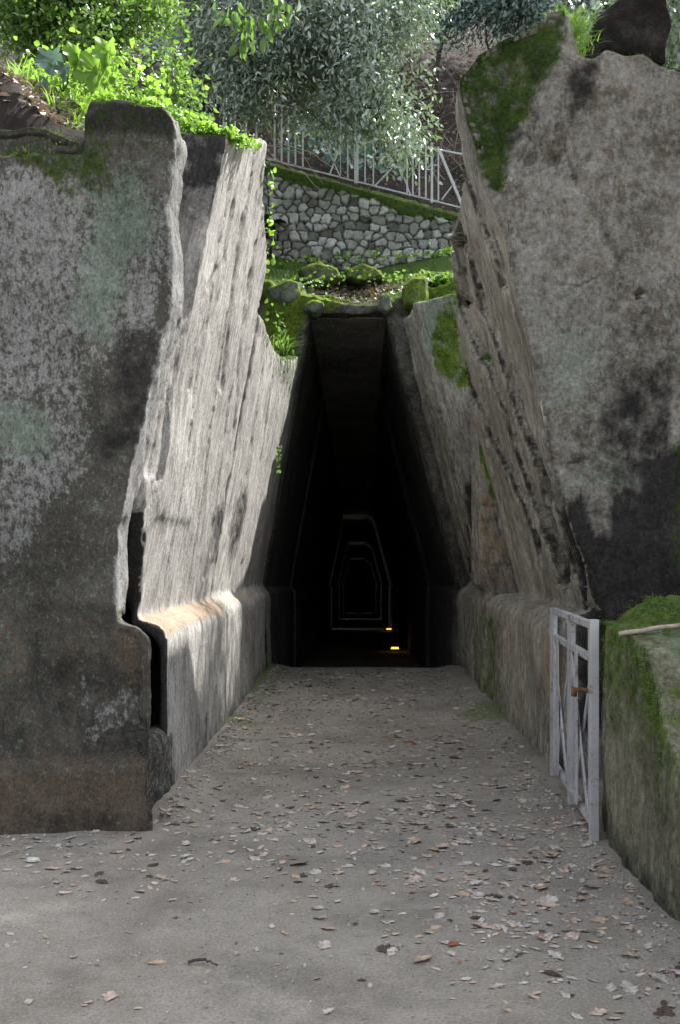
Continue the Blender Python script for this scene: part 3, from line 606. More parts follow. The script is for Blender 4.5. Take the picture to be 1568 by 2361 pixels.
# ------------------------------------------------------------------ hillsides
s = NT('leaf_litter_soil')
n2 = s.noise(9, 8, .75); n3 = s.noise(28, 6, .7)
col = s.mix(s.rng(s.noise(1.2, 6, .6), .4, .6), (.014, .011, .010), (.035, .027, .022))
col = s.mix(s.rng(n2, .5, .7), col, (.06, .045, .038)); col = s.mix(s.rng(n3, .6, .7, 0, .7), col, (.16, .13, .12))
col = s.mix(s.rng(s.math('ADD', s.attr('moss'), s.math('MULTIPLY', s.math('SUBTRACT', s.noise(5, 6, .7), .5), 1.0)), .45, .65), col, (.05, .10, .015))
b = s.bump(n2, .9, .08); b = s.bump(n3, .8, .03, b)
M['litter'] = s.done(s.pbr(col, .95, b, spec=.2))
def sheet(name, xs, ys, hf, mat, moss=None):
    X, Y = np.meshgrid(xs, ys); co = np.stack([X.ravel(), Y.ravel(), np.zeros(X.size)], 1); co[:, 2] = hf(co[:, 0], co[:, 1])
    nx = len(xs); ii = (np.arange(len(ys)-1)[:, None]*nx+np.arange(nx-1)[None, :]).ravel()
    o = mkfast(name, co, np.stack([ii, ii+1, ii+1+nx, ii+nx], 1), mat, smooth=True, attrs={'moss': moss(co) if moss else np.zeros(len(co))})
    return props(o, kind='structure')
YW = 18.0
def wallz(x): return P(830, 440, YW)[2]-np.asarray(x)*.27   # retaining wall crest, falling to the right
def hill_h(x, y):
    p = np.stack([x, y, np.zeros_like(x)], 1); n = fbm(p, (.7, .7, 1), 4, 71)
    front = 5.50+(y-16.0)*.55+.18*np.abs(x+.1)
    wz = wallz(x)
    back = wz-.03+sstep(18.3, 19.4, y)*.25+np.clip(y-19.4, 0, None)*1.02
    h = np.where(y < YW+.12, np.minimum(front, 6.9), back)+n*np.where(y < YW, .07, .16)*np.where((y > YW) & (y < 18.8), .2, 1)
    # the crest drops away behind
    return h-np.clip(y-33, 0, None)*5.0
hx = np.arange(-11.0, 11.01, .1); hy = np.concatenate([np.arange(16.0, 17.95, .09), [18.02, 18.13], np.arange(18.2, 33, .12), [33.5, 34, 35, 37]])
sheet('hillside', hx, hy, hill_h, M['litter'], lambda c: sstep(18.2, 17.6, c[:, 1])*.85+.55*sstep(.5, .2, np.abs(c[:, 1]-19.3)))
def left_h(x, y):
    p = np.stack([x, y, np.zeros_like(x)], 1); n = fbm(p, (1.3, 1.3, 1), 4, 81)
    t = np.clip(-1.5-x, 0, None)
    h = 3.92+np.clip(y-6.3, 0, None)*.30+t*.22+n*.08+.4*sstep(1.6, 3.2, t)*sstep(6.3, 7.5, y)
    h = np.minimum(h, 3.9+(y-6.3)*.9+t*.1)
    bank = 3.9+np.minimum(np.clip(y-6.3, 0, None)*2.2, .38+.55*sstep(-1.75, -2.5, x))+n*.12+np.clip(y-6.9, 0, None)*.28
    h = np.where(x < -1.62, np.maximum(h, bank), h)
    capx = -.95+.03*(y-6.5)
    return np.where(x > -1.25, np.minimum(h, 4.1+np.clip(y-6.6, 0, 2)*.25), h)-np.clip(y-17.2, 0, None)*0
sheet('hillside', np.arange(-7.2, -1.22, .06), np.concatenate([[6.25, 6.3, 6.36], np.arange(6.44, 18.2, .08)]), left_h, M['litter'], lambda c: sstep(7.0, 8.0, c[:, 1])*.5)

# ------------------------------------------------------------------ stone retaining wall
def stone_wall():
    x0, x1 = -4.6, 4.2; dx = .022; X = np.arange(x0, x1, dx); Zn = 100
    gx, gt = np.meshgrid(X, np.linspace(0, 1, Zn)); gx = gx.ravel(); gt = gt.ravel()
    top = wallz(gx)-.02; bot = 6.35+0*gx; z = bot+(top-bot)*gt
    cw, ch = .18, .145
    best = np.full(len(gx), 9.); sec = np.full(len(gx), 9.); cid = np.zeros(len(gx), np.int64)
    wx = gx+.03*fbm(np.stack([gx, z, z*0], 1), (5, 5, 1), 2, 5); wz = z+.03*fbm(np.stack([gx, z, z*0], 1), (5, 5, 1), 2, 6)
    ci = np.floor(wx/cw).astype(np.int64); cj = np.floor(wz/ch).astype(np.int64)
    for a in (-1, 0, 1):
        for b in (-1, 0, 1):
            i_, j_ = ci+a, cj+b; ox = (i_+.15+.7*_h(i_, j_, i_*0, 1)+.5*(j_ % 2))*cw-.25*cw; oz = (j_+.15+.7*_h(i_, j_, i_*0, 2))*ch
            ax_ = np.abs(wx-ox)/1.2; az_ = np.abs(wz-oz); d = .62*np.maximum(ax_, az_)+.38*np.hypot(ax_, az_)+.03*_h(i_, j_, i_*0, 9)-.015; new = d < best
            sec = np.where(new, best, np.minimum(sec, d)); cid = np.where(new, i_*1000+j_, cid); best = np.where(new, d, best)
    gap = sec-best; rn = _h(cid, cid*0, cid*0, 7); rn2 = _h(cid, cid*0+5, cid*0, 8)
    h = sstep(0, .022, gap)*(.05+.06*rn)+.012*fbm(np.stack([gx, z, z*0], 1), (12, 12, 1), 3, 3)
    covered = sstep(.28, .06, top-z+.12*fbm(np.stack([gx, z, z*0], 1), (1.4, 1.4, 1), 3, 12))
    h = h*(1-covered)+.11*covered
    V = np.stack([gx, YW-h, z], 1); nx = len(X)
    ii = (np.arange(Zn-1)[:, None]*nx+np.arange(nx-1)[None, :]).ravel(); F = np.stack([ii, ii+1, ii+1+nx, ii+nx], 1)
    # back and top closing strips
    tv = V[-nx:].copy(); tv[:, 1] = YW+.35; tv[:, 2] -= .02; n0 = len(V); V2 = np.vstack([V, tv]); k = np.arange(nx-1)
    F2 = np.stack([(Zn-1)*nx+k, (Zn-1)*nx+k+1, n0+k+1, n0+k], 1)
    ex = np.zeros(nx)
    at = dict(cell=np.concatenate([rn, ex+.4]), gap=np.concatenate([sstep(0, .02, gap), ex]), moss=np.concatenate([np.clip(covered*1.05+.25*rn2*sstep(7.2, 6.4, z)+.32*(rn2 > .75), 0, 1), ex+1]))
    s = NT('dry_stone_wall'); c = s.attr('cell')
    col = s.mix(s.rng(s.math('ADD', c, s.math('MULTIPLY', s.math('SUBTRACT', s.noise(11, 6, .75), .5), .9)), .1, .9), (.09, .09, .085), (.46, .47, .49)); col = s.mix(s.rng(s.noise(14, 6, .7), .42, .66, 0, .7), col, (.14, .145, .13))
    col = s.mix(s.rng(s.noise(5, 5, .6), .5, .7, 0, .5), col, (.2, .27, .22))
    col = s.mix(s.attr('gap'), (.035, .03, .026), col)
    mm = s.rng(s.math('ADD', s.attr('moss'), s.math('MULTIPLY', s.math('SUBTRACT', s.noise(8, 6, .7), .5), 1.1)), .55, .75)
    col = s.mix(mm, col, s.mix(s.rng(s.noise(20, 4, .6), .35, .65), (.02, .035, .01), (.06, .11, .02)))
    m = s.done(s.pbr(col, .92, s.bump(s.noise(30, 6, .7), .7, .02), spec=.2))
    o = mkfast('stone_retaining_wall', V2, np.vstack([F, F2]), m, smooth=True, attrs=at, origin=(0, YW, 6.35))
    props(o, 'rubble stone retaining wall with mossy crest above the tunnel, under the handrail', 'retaining wall')
stone_wall()
# low mossy bench wall behind the handrail
rock('low_wall', [loft([(19.2, [(-3, 7.6), (3.2, 6.6), (3.2, float(wallz(3.2))+.55), (-3, float(wallz(-3))+.5)]), (19.6, [(-3, 7.6), (3.2, 6.6), (3.2, float(wallz(3.2))+.55), (-3, float(wallz(-3))+.5)])])],
     .06, M['rock_portal'], amp=.05, freq=2, paint=lambda c, n, A: A.__setitem__('moss', np.full(len(c), .55)), seed=3, label='low dark moss-covered wall on the slope behind the handrail', cat='low wall', origin=(0, 19.4, 7))
# mossy rocks on the ledge above the tunnel mouth
for i, (bx, by, bw, bh, Y, lab) in enumerate(((662, 668, 80, 62, 15.5, 'grey-green boulder left of the tunnel top, leaning on the moss bank'), (722, 700, 44, 40, 15.35, 'small split boulder over the left corner of the tunnel mouth'),
      (742, 622, 100, 50, 16.4, 'long low mossy boulder under the stone wall, left of centre'), (892, 692, 36, 56, 15.3, 'pale lichened wedge of rock over the right corner of the tunnel mouth'),
      (958, 668, 64, 90, 15.1, 'lime-green mossy boulder right above the tunnel mouth'), (1010, 636, 80, 50, 15.9, 'dark moss-topped boulder under the right end of the stone wall'), (840, 624, 110, 44, 16.7, 'broad mossy rock slab in the middle below the stone wall'))):
    pts = []; rr = random.Random(i+3)
    for k in range(6):
        t = 2*math.pi*(k+rr.uniform(-.25, .25))/6+.4; pts.append((bx+bw*.56*math.cos(t)*rr.uniform(.8, 1.25), by+8+bh*.52*math.sin(t)*rr.uniform(.8, 1.2)))
    q = XZ(pts, Y); c0 = P(bx, by, Y)
    q2 = [((x-c0[0])*.8+c0[0], (z-c0[2])*.8+c0[2]-.02) for x, z in q]
    rock('boulder', [loft([(Y-.12, q2), (Y+.05, q), (Y+.45, q), (Y+.6, q2)])], .035, M['rock_portal'], amp=.07, freq=2.6, fine=.035, seed=70+i, mossup=.1,
         paint=lambda c, n, A, i=i: (A.__setitem__('lich', np.full(len(c), (.66, .55, .2, .72, .25, .2, .3)[i])), A.__setitem__('moss', np.clip(A['moss']*.8+(.2, .25, .42, .1, .6, .5, .5)[i], 0, 1))),
         label=lab, cat='boulder', origin=(c0[0], Y+.2, c0[2]-bh*.5*Y/2400))

# ------------------------------------------------------------------ handrail
HR = empty('handrail', P(830, 440, YW+.1), 'grey steel handrail with thin balusters along the top of the stone wall', 'railing')
def HP(x, y, Y=YW+.1): return P(x, y, Y)
def hbar(name, a, b, w_, Y=YW+.1):
    v, f = bar(HP(*a, Y), HP(*b, Y), w_, w_*.8); return mk(name, v, f, M['rail'], HR, smooth=False)
def topy(x): return 205+(x-500)*.262
def boty(x): return 338+(x-500)*.25
hbar('rail', (480, topy(480)), (823, topy(823)), .035); hbar('rail', (823, topy(823)), (1010, topy(1010)+8), .035)
hbar('rail', (480, boty(480)), (823, boty(823)), .032); hbar('rail', (823, boty(823)), (1110, boty(1110)), .032)
hbar('rail', (1000, 343), (1130, 368), .035, YW+.3)
for x, wd in ((517, .075), (823, .095), (997, .05)): hbar('post', (x, topy(x)-6), (x, boty(x)+6), wd)
hbar('post', (1014, 348), (1066, 472), .06)
for x in (540, 566, 590, 632, 648, 664, 680, 697, 785, 803, 843, 862, 940, 953, 968, 983, 1012): hbar('baluster', (x, topy(x)), (x, boty(x)), .032)
for a, b in (((719, 262), (785, 411)), ((760, 400), (800, 290)), ((895, 310), (948, 450)), ((866, 428), (905, 388)), ((1020, 460), (1050, 420))): hbar('brace', a, b, .026)

# ------------------------------------------------------------------ gate
G = empty('metal_gate', (1.29, 5.73, 0), 'grey painted metal gate of two folded leaves standing open against the right parapet', 'gate')
gn = Vector((1.29, 5.73, 0)); gf = Vector((1.40, 7.50, 0)); gd = (gf-gn).normalized(); side = gd
def gp(t, z): p = gn+(gf-gn)*t; return (p.x, p.y, z)
def gbar(name, t0, z0, t1, z1, w_, th, mat='steel', off=0, parent=G):
    a = Vector(gp(t0, z0)); b = Vector(gp(t1, z1)); n = Vector((gd.y, -gd.x, 0)); a -= n*off; b -= n*off
    v, f = bar(a, b, w_, th, side=gd if abs(z1-z0) > .2 else (0, 0, 1)); o = mk(name, v, f, M[mat], parent, smooth=False)
    return bevel(o, .004)
gbar('post', 0, -.03, 0, 1.27, .06, .05); gbar('post', .50, -.03, .50, 1.25, .06, .04); gbar('post', 1, -.03, 1, 1.25, .06, .05)
for a, b in ((.03, .48), (.52, .98)):
    gbar('rail', a, 1.235, b, 1.235, .04, .035); gbar('rail', a, 1.05, b, 1.05, .04, .035); gbar('rail', a, .14, b, .14, .04, .035)
    gbar('upright', a+.02, .14, a+.02, 1.235, .05, .03); gbar('upright', b-.02, .14, b-.02, 1.235, .05, .03)
    gbar('brace', a+.03, .16, b-.03, 1.03, .05, .012, off=.012); gbar('brace', a+.03, 1.03, b-.03, .16, .05, .012, off=-.012)
    m_ = (a+b)/2
    gbar('upright', m_, .14, m_, 1.05, .10, .010, off=.03)
lt = empty('latch', (0, 0, 0), None, None); lt.parent = G; lt.location = (0, 0, 0)
bpy.data.objects.remove(lt)
p_ = Vector(gp(.06, .86)); n = Vector((gd.y, -gd.x, 0))
v1 = tube([p_-Vector((.09, -.02, 0)), p_-Vector((.07, 0, -.012)), p_+Vector((.06, -.05, -.005)), p_+Vector((.11, -.03, -.01))], [.012, .014, .010, .008], 8)
v2 = tube([p_-Vector((.085, -.02, -.02)), p_-Vector((.09, -.02, .03))], [.016, .016], 8)
v, f = join([v1, v2]); mk('latch', v, f, M['rust'], G)
v, f = tube([gp(.56, 1.08), gp(.56, 1.19)], [.02, .02], 8); mk('lock', v, f, M['rust'], G)

# ------------------------------------------------------------------ foliage
def leaves(cent, dirs, size, fold=.25, aspect=.45, rnd=None):
    """each leaf: 6-point folded blade (two quads)"""
    n = len(cent); d = dirs/np.linalg.norm(dirs, axis=1, keepdims=True)
    r = rng.normal(size=(n, 3)); u = np.cross(d, r); u /= np.linalg.norm(u, axis=1, keepdims=True); w_ = np.cross(d, u)
    L = size[:, None]; W = L*aspect/2
    base = cent; tip = cent+d*L-w_*L*.12; m1 = cent+d*L*.32; m2 = cent+d*L*.70
    a1 = m1+u*W+w_*W*fold; a2 = m2+u*W*.8+w_*W*fold; b1 = m1-u*W+w_*W*fold; b2 = m2-u*W*.8+w_*W*fold
    V = np.stack([base, a1, a2, tip, b2, b1], 1).reshape(-1, 3)
    k = np.arange(n)[:, None]*6
    F = np.concatenate([k+np.array([[0, 1, 2, 3]]), k+np.array([[0, 3, 4, 5]])], 0)
    rn = np.repeat(rng.random(n) if rnd is None else rnd, 6)
    return V, F, rn
def crown(ells, ntw, per, size, spread=.16, droop=-.3, gapf=1.1, gapt=-.15, aspect=.45, seed=0):
    C = []; wts = np.array([e[3]*e[4]*e[5] for e in ells]); wts = wts/wts.sum()
    idx = rng.choice(len(ells), size=ntw*3, p=wts); e = np.array(ells)[idx]
    q = rng.normal(size=(ntw*3, 3)); q /= np.linalg.norm(q, axis=1, keepdims=True); rad = rng.random(ntw*3)**(1/2.2)
    c = e[:, :3]+q*rad[:, None]*e[:, 3:6]
    keep = fbm(c, (gapf,)*3, 3, seed) > gapt; c = c[keep][:ntw]; out = q[keep][:ntw]
    cen = np.repeat(c, per, 0)+rng.normal(size=(len(c)*per, 3))*spread
    dr = np.repeat(out, per, 0)*.6+rng.normal(size=(len(cen), 3))*.6; dr[:, 2] += droop
    sz = size*rng.uniform(.6, 1.25, len(cen))
    return leaves(cen, dr, sz, aspect=aspect)
def ell(px, py, Y, rx, ry, rz):
    k = Y/2400; c = P(px, py, Y); return (c[0], Y, c[2], rx*k, ry, rz*k)
M['oak'] = leaf_mat('holm_oak_leaf', (.06, .10, .05), (.34, .40, .38), (.28, .34, .30), rough=.26, trans=.2, tcol=(.16, .26, .06), spec=.8)
M['bush'] = leaf_mat('bright_shrub_leaf', (.045, .10, .014), None, (.09, .16, .03), rough=.3, trans=.42, tcol=(.16, .29, .05), spec=.6)
M['lime'] = leaf_mat('lime_weed_leaf', (.08, .17, .02), None, (.13, .25, .04), rough=.45, trans=.5, tcol=(.22, .38, .05))
M['blue'] = leaf_mat('blue_green_leaf', (.05, .10, .08), (.2, .27, .27), (.14, .2, .2), rough=.35, trans=.2, tcol=(.1, .2, .1), spec=.6)
M['dryleaf'] = leaf_mat('dry_leaf', (.10, .08, .065), None, (.22, .19, .165), rough=.6, trans=.1, tcol=(.3, .2, .1))

def limb(pts, r0, r1, wob=.06):
    out = []; n = len(pts)
    for i in range(n-1):
        a, b = Vector(pts[i]), Vector(pts[i+1])
        for k in range(4): out.append(a.lerp(b, k/4)+Vector(rng.normal(size=3)*wob*.5))
    out.append(Vector(pts[-1])); m = len(out)
    return tube(out, [r0+(r1-r0)*i/(m-1) for i in range(m)], 7)
# holm oak over the stone wall, trunk on the slope to the left
T = empty('holm_oak', (-4.6, 17.0, 7.0), 'large silvery holm oak whose crown hangs over the stone wall and handrail', 'tree')
cr = [ell(700, 40, 15.5, 330, 1.3, 120), ell(860, 110, 15.2, 150, 1.0, 120), ell(900, 220, 15.0, 95, .8, 90), ell(930, 300, 15.0, 65, .7, 75), ell(640, 170, 15.6, 190, 1.0, 85), ell(800, 240, 15.3, 120, .8, 70), ell(560, 80, 16, 170, 1.2, 120), ell(700, -80, 16, 420, 1.6, 110), ell(620, 250, 16, 120, .6, 40)]
V, F, rn = crown(cr, 5400, 9, .105, spread=.13, gapt=-.10, gapf=1.6, aspect=.34, seed=2, droop=-.5)
mkfast('crown', V, F, M['oak'], T, attrs={'rnd': rn})
lb = [limb([(-4.6, 17, 6.9), (-4.5, 16.8, 8.5), (-4.1, 16.4, 9.6), P(430, 190, 15.8)], .22, .09), limb([P(430, 190, 15.8), P(540, 178, 15.6), P(650, 172, 15.5), P(740, 180, 15.3), P(810, 215, 15.2), P(870, 260, 15.1)], .05, .012, .03),
      limb([P(740, 180, 15.3), P(820, 100, 15.2), P(880, 20, 15.2)], .025, .01, .03), limb([P(430, 190, 15.8), P(520, 80, 15.9), P(640, 10, 16)], .04, .015, .03), limb([P(650, 172, 15.5), P(700, 250, 15.4), P(760, 300, 15.4)], .02, .008, .03)]
v, f = join(lb); mk('trunk', v, f, M['bark'], T)
# bright shrub, upper left
T = empty('shrub', (-3.4, 10.5, 5.4), 'bright green leafy shrub with sunlit leaves, upper left above the dark rock face', 'shrub')
cr = [ell(120, 20, 11, 210, .7, 90), ell(280, 110, 10.5, 120, .5, 95), ell(370, 200, 10.3, 62, .35, 70), ell(330, 60, 10.8, 90, .4, 90), ell(60, 60, 10.5, 140, .4, 60), ell(420, 260, 10.2, 40, .25, 30), ell(200, 130, 10.4, 90, .3, 60)]
V, F, rn = crown(cr, 1900, 9, .068, spread=.10, gapt=-.02, gapf=1.9, aspect=.5, seed=5, droop=-.2)
mkfast('crown', V, F, M['bush'], T, attrs={'rnd': rn})
v, f = join([limb([(-3.4, 10.6, 5.2), (-3.2, 10.5, 6.2), P(200, 60, 10.6)], .05, .015), limb([(-3.4, 10.6, 5.2), P(280, 150, 10.5), P(380, 150, 10.4)], .04, .01), limb([(-3.4, 10.6, 5.2), P(340, 230, 10.3), P(430, 270, 10.2)], .03, .008)])
mk('stem', v, f, M['bark'], T)
# fresh twig with yellow-green leaves hanging in from the top
T = empty('hanging_branch', P(575, -60, 12.5), 'thin branch with large yellow-green leaves hanging into the top of the frame left of centre', 'branch')
cr = [ell(560, 70, 12.5, 40, .1, 35), ell(600, 40, 12.5, 50, .1, 40), ell(540, 30, 12.5, 30, .1, 30), ell(650, 15, 12.5, 40, .1, 30)]
V, F, rn = crown(cr, 16, 5, .19, spread=.07, gapt=-9, aspect=.42, droop=-1.4); mkfast('foliage', V, F, M['bush'], T, attrs={'rnd': rn})
v, f = join([limb([P(575, -60, 12.5), P(570, 10, 12.5), P(555, 60, 12.5)], .012, .004, .01), limb([P(575, -60, 12.5), P(610, 0, 12.5), P(640, 30, 12.5)], .01, .004, .01)]); mk('twig', v, f, M['bark'], T)
# background shrubs on the hill
for (pts, mat, lab, nt_, sz) in (([ell(1120, 20, 23, 150, .8, 60), ell(1230, -10, 22, 120, .8, 50)], 'blue', 'blue-green shrub on the far slope behind the mossy peak', 900, .12),
                       ([ell(1380, 20, 21, 110, .8, 55), ell(1500, 0, 21, 130, .8, 60)], 'blue', 'blue-green shrub behind the boulder in the top right corner', 700, .12),
                       ([ell(620, 60, 22, 230, .9, 120), ell(470, 130, 21, 140, .8, 110)], 'oak', 'dark dense shrub on the slope behind the holm oak', 1300, .11),
                       ([ell(1010, -10, 24, 60, .8, 60)], 'oak', 'small olive shrub high on the slope, right of the oak crown', 300, .10)):
    c = pts[0]; gz = float(hill_h(np.array([c[0]]), np.array([c[1]]))[0]); T = empty('shrub', (c[0], c[1], gz), lab, 'shrub', 'shrubs on the far slope')
    V, F, rn = crown(pts, nt_, 9, sz, spread=.16, gapt=-.2); mkfast('foliage', V, F, M[mat], T, attrs={'rnd': rn})
    v, f = join([limb([(c[0], c[1], gz-.1), (c[0]+.1, c[1], (gz+c[2])/2), (c[0], c[1], c[2])], .05, .02), limb([(c[0], c[1], gz), (pts[-1][0], pts[-1][1], pts[-1][2])], .04, .012)]); mk('stem', v, f, M['bark'], T)
# unseen oak, added right of the frame to shade the foreground path
T = empty('holm_oak', (5.6, 6.4, 0), 'unseen holm oak added right of the parapet to shade the foreground path', 'tree')
cr = [(4.8, 7.6, 8, 1.9, 2.0, 1.1), (5.8, 5.8, 8, 1.8, 2.0, 1.2), (3.7, 6.3, 8.2, 1.3, 1.6, 1), (6.6, 8.7, 8.3, 1.8, 1.8, 1.2), (3.9, 13.0, 8.4, 1.1, 1.1, .7), (4.9, 8.0, 10.3, 2.0, 1.8, .9), (4.5, 15.0, 8.2, 1.3, 2.0, .9), (5.6, 11, 8.6, 1.2, 1.8, .9)]
V, F, rn = crown(cr, 7000, 10, .15, spread=.2, gapt=-.5); mkfast('crown', V, F, M['oak'], T, attrs={'rnd': rn})
v, f = join([limb([(5.6, 6.4, -.1), (5.5, 6.2, 3), (5.2, 5.6, 5.5), (4.6, 4.9, 7.6)], .24, .08), limb([(5.2, 5.6, 5.5), (6, 6.5, 8)], .1, .04), limb([(4.6, 4.9, 7.4), (3.9, 4.0, 8.2)], .08, .03), limb([(5.2, 5.6, 5.8), (6, 9, 8.2), (4.7, 14.6, 8.3)], .09, .03)]); mk('trunk', v, f, M['bark'], T)

T = empty('holm_oak', (7.5, 25.5, float(hill_h(np.array([7.5]), np.array([25.5]))[0])), 'unseen holm oak above the frame, added to shade the dark bank', 'tree')  # off-frame tree, added so its crown shades the hill
cr = [(4.5, 24, 17, 3.2, 2.4, 1.6), (8, 26, 19, 3, 3, 2), (1.5, 25, 18, 3, 2.2, 1.5)]
V, F, rn = crown(cr, 4200, 9, .17, spread=.3, gapt=-.5); mkfast('crown', V, F, M['oak'], T, attrs={'rnd': rn})
v, f = join([limb([(7.5, 25.5, 12.5), (7.2, 25.3, 15), (4.6, 24.2, 17)], .3, .1), limb([(7.2, 25.3, 15), (8, 26, 19)], .15, .06), limb([(4.6, 24.2, 16.8), (1.5, 25, 18)], .1, .04)]); mk('trunk', v, f, M['bark'], T)
# bare twigs / dead vines on the dark slope
tw = []
for k in range(150):
    x = rng.uniform(560, 1090); Y = rng.uniform(20.5, 25); gx = (x-830)*Y/2400; z = float(hill_h(np.array([gx]), np.array([Y]))[0])
    pts = [Vector((gx, Y, z-.05))]; d = Vector((rng.normal()*.6, -.3, 1)).normalized(); L = rng.uniform(.5, 1.6)
    for i in range(5): d = (d+Vector((rng.normal()*.35, rng.normal()*.2, -.22))).normalized(); pts.append(pts[-1]+d*L/5)
    tw.append(tube(pts, [.012, .011, .01, .008, .006, .004], 4))
v, f = join(tw); props(mk('brushwood', v, f, M['twig']), kind='stuff', label='tangle of bare dead twigs on the dark slope', cat='brushwood')
# loose dry canes sagging over the stone wall
cn = []
for a, b, c in (((600, 330), (690, 350), (745, 425)), ((610, 360), (700, 400), (745, 445)), ((545, 285), (600, 330), (655, 385)), ((640, 330), (720, 352), (800, 410))):
    cn.append(limb([P(*a, 17.2), P(*b, 17.3), P(*c, 17.6)], .008, .004, .02))
v, f = join(cn); props(mk('dry_canes', v, f, M['twig']), 'thin dry canes sagging across the left of the stone wall and handrail', 'canes')

# litter of dry leaves on the slopes
def scatter_flat(n, xf, yf, hf, size, mat, name, label, cat, lift=.02, aspect=.5, upz=.25):
    x = xf(n); y = yf(n, x); z = hf(x, y)+lift; c = np.stack([x, y, z], 1)
    d = rng.normal(size=(n, 3)); d[:, 2] *= upz
    V, F, rn = leaves(c, d, size*rng.uniform(.5, 1.3, n), fold=.5, aspect=aspect)
    return props(mkfast(name, V, F, M[mat], attrs={'rnd': rn}), label, cat, kind='stuff')
scatter_flat(6000, lambda n: rng.uniform(-5.5, 3.5, n), lambda n, x: 18.6+rng.random(n)**1.3*8.5, hill_h, .09, 'dryleaf', 'leaf_litter', 'dry brown leaf litter on the slope behind the handrail', 'leaf litter')
scatter_flat(5200, lambda n: rng.uniform(-4.6, -1.9, n), lambda n, x: 6.55+rng.random(n)**1.2*2.2, left_h, .06, 'dryleaf', 'leaf_litter', 'curled dry leaf litter on the dark bank above the left rock face', 'leaf litter')
scatter_flat(420, lambda n: rng.normal(-.05, .5, n), lambda n, x: 16.0+rng.random(n)*1.0, hill_h, .10, 'dryleaf', 'leaf_litter', 'pale dry leaves caught in the dip above the tunnel mouth', 'leaf litter', lift=.05)

# grass and weeds
def blades(n, cf, h, wd, lean=.5):
    c = cf(n); V = []; a = rng.uniform(0, 6.28, n); ln = rng.uniform(.15, lean, n)*h; hh = h*rng.uniform(.5, 1.2, n)
    dx, dy = np.cos(a), np.sin(a); sx, sy = -dy*wd/2, dx*wd/2
    def pt(t, s_): return np.stack([c[:, 0]+dx*ln*t*t*1.6+sx*s_, c[:, 1]+dy*ln*t*t*1.6+sy*s_, c[:, 2]+hh*(t-.35*t*t*t)], 1)
    V = np.stack([pt(0, 1), pt(0, -1), pt(.35, 1), pt(.35, -1), pt(.7, .7), pt(.7, -.7), pt(1, .1), pt(1, -.1)], 1).reshape(-1, 3)
    k = np.arange(n)[:, None]*8
    F = np.concatenate([k+np.array([[0, 1, 3, 2]]), k+np.array([[2, 3, 5, 4]]), k+np.array([[4, 5, 7, 6]])], 0)
    return V, F, np.repeat(rng.random(n), 8)
def gc(xa, xb, ya, yb, hf=left_h):
    def f(n):
        x = rng.uniform(xa, xb, n); y = rng.uniform(ya, yb, n); return np.stack([x, y, hf(x, y)-.02], 1)
    return f
V, F, rn = blades(1500, gc(-4.2, -2.3, 8.3, 9.6), .42, .012); props(mkfast('grass', V, F, M['lime'], attrs={'rnd': rn}), 'long bright grass on the bank in the upper left corner', 'grass', kind='stuff')
V, F, rn = blades(700, gc(-2.8, -1.3, 7.3, 8.6), .2, .010); props(mkfast('grass', V, F, M['lime'], attrs={'rnd': rn}), 'short lime grass along the top of the left rocks', 'grass', kind='stuff')
def clover(n, pf, size, name, label, mat='lime', kind='stuff', cat='weeds'):
    c = pf(n); d = rng.normal(size=(n, 3)); d[:, 2] *= .35
    V, F, rn = leaves(c, d, size*rng.uniform(.6, 1.3, n), fold=.15, aspect=.95)
    return props(mkfast(name, V, F, M[mat], attrs={'rnd': rn}), label, cat, kind=kind)
def along(pts, w_, hz):        # points along a world polyline with scatter
    pts = np.array(pts, float)
    def f(n):
        t = rng.random(n)*(len(pts)-1); i = t.astype(int); q = pts[i]+(pts[i+1]-pts[i])*(t-i)[:, None]
        q = q+rng.normal(size=(n, 3))*np.array((w_, w_, 0)); q[:, 2] += np.abs(rng.normal(size=n))*hz; return q
    return f
clover(1500, along([P(225, 232, 7.4), P(330, 242, 7.3), P(420, 275, 7.1), P(470, 308, 6.95), P(535, 322, 6.95), P(565, 340, 7.5)], .05, .02), .034, 'trailing_weeds', 'lime clover-like weeds spilling along the crest of the left rocks')
clover(900, along([P(150, 215, 8.2), P(220, 190, 8.2), P(300, 220, 8.0)], .22, .10), .045, 'leafy_weeds', 'bright leafy weeds in the sunny patch behind the left rock crest')
clover(260, along([P(650, 610, 17.0), P(800, 600, 17.3), P(900, 600, 17.2), P(1040, 580, 17.2), P(1040, 590, 17.0)], .14, .05), .06, 'leafy_weeds', 'green weeds growing along the foot of the stone wall', mat='bush')
clover(420, along([P(960, 650, 15.9), P(1000, 655, 15.6), P(1045, 650, 15.6)], .12, .06), .07, 'leafy_weeds', 'low green weeds on the mossy rocks right of the tunnel top', mat='bush')
clover(300, along([P(700, 345, 19.6), P(800, 350, 19.4), P(900, 400, 19.2)], .5, .12), .13, 'leafy_weeds', 'sparse pale green weeds on the slope behind the handrail', mat='blue')
clover(150, along([P(660, 655, 15.9), P(720, 665, 15.8), P(760, 640, 16.3), P(880, 640, 16.2), P(960, 660, 15.8)], .16, .05), .055, 'leafy_weeds', 'low weeds between the mossy boulders over the tunnel mouth', mat='bush')
V, F, rn = blades(600, gc(-1.4, 1.3, 16.02, 17.7, hill_h), .13, .012, .9)
props(mkfast('grass', V, F, M['bush'], attrs={'rnd': rn}), 'thin grass between the mossy boulders above the tunnel', 'grass', kind='stuff')
V, F, rn = blades(260, lambda n: np.stack([rng.normal(-1.22, .10, n), rng.uniform(14.8, 15.3, n), rng.uniform(4.3, 4.6, n)], 1), .35, .014, .9)
props(mkfast('grass', V, F, M['bush'], attrs={'rnd': rn}), 'tuft of drooping green grass left of the tunnel mouth', 'grass tuft', kind='stuff')
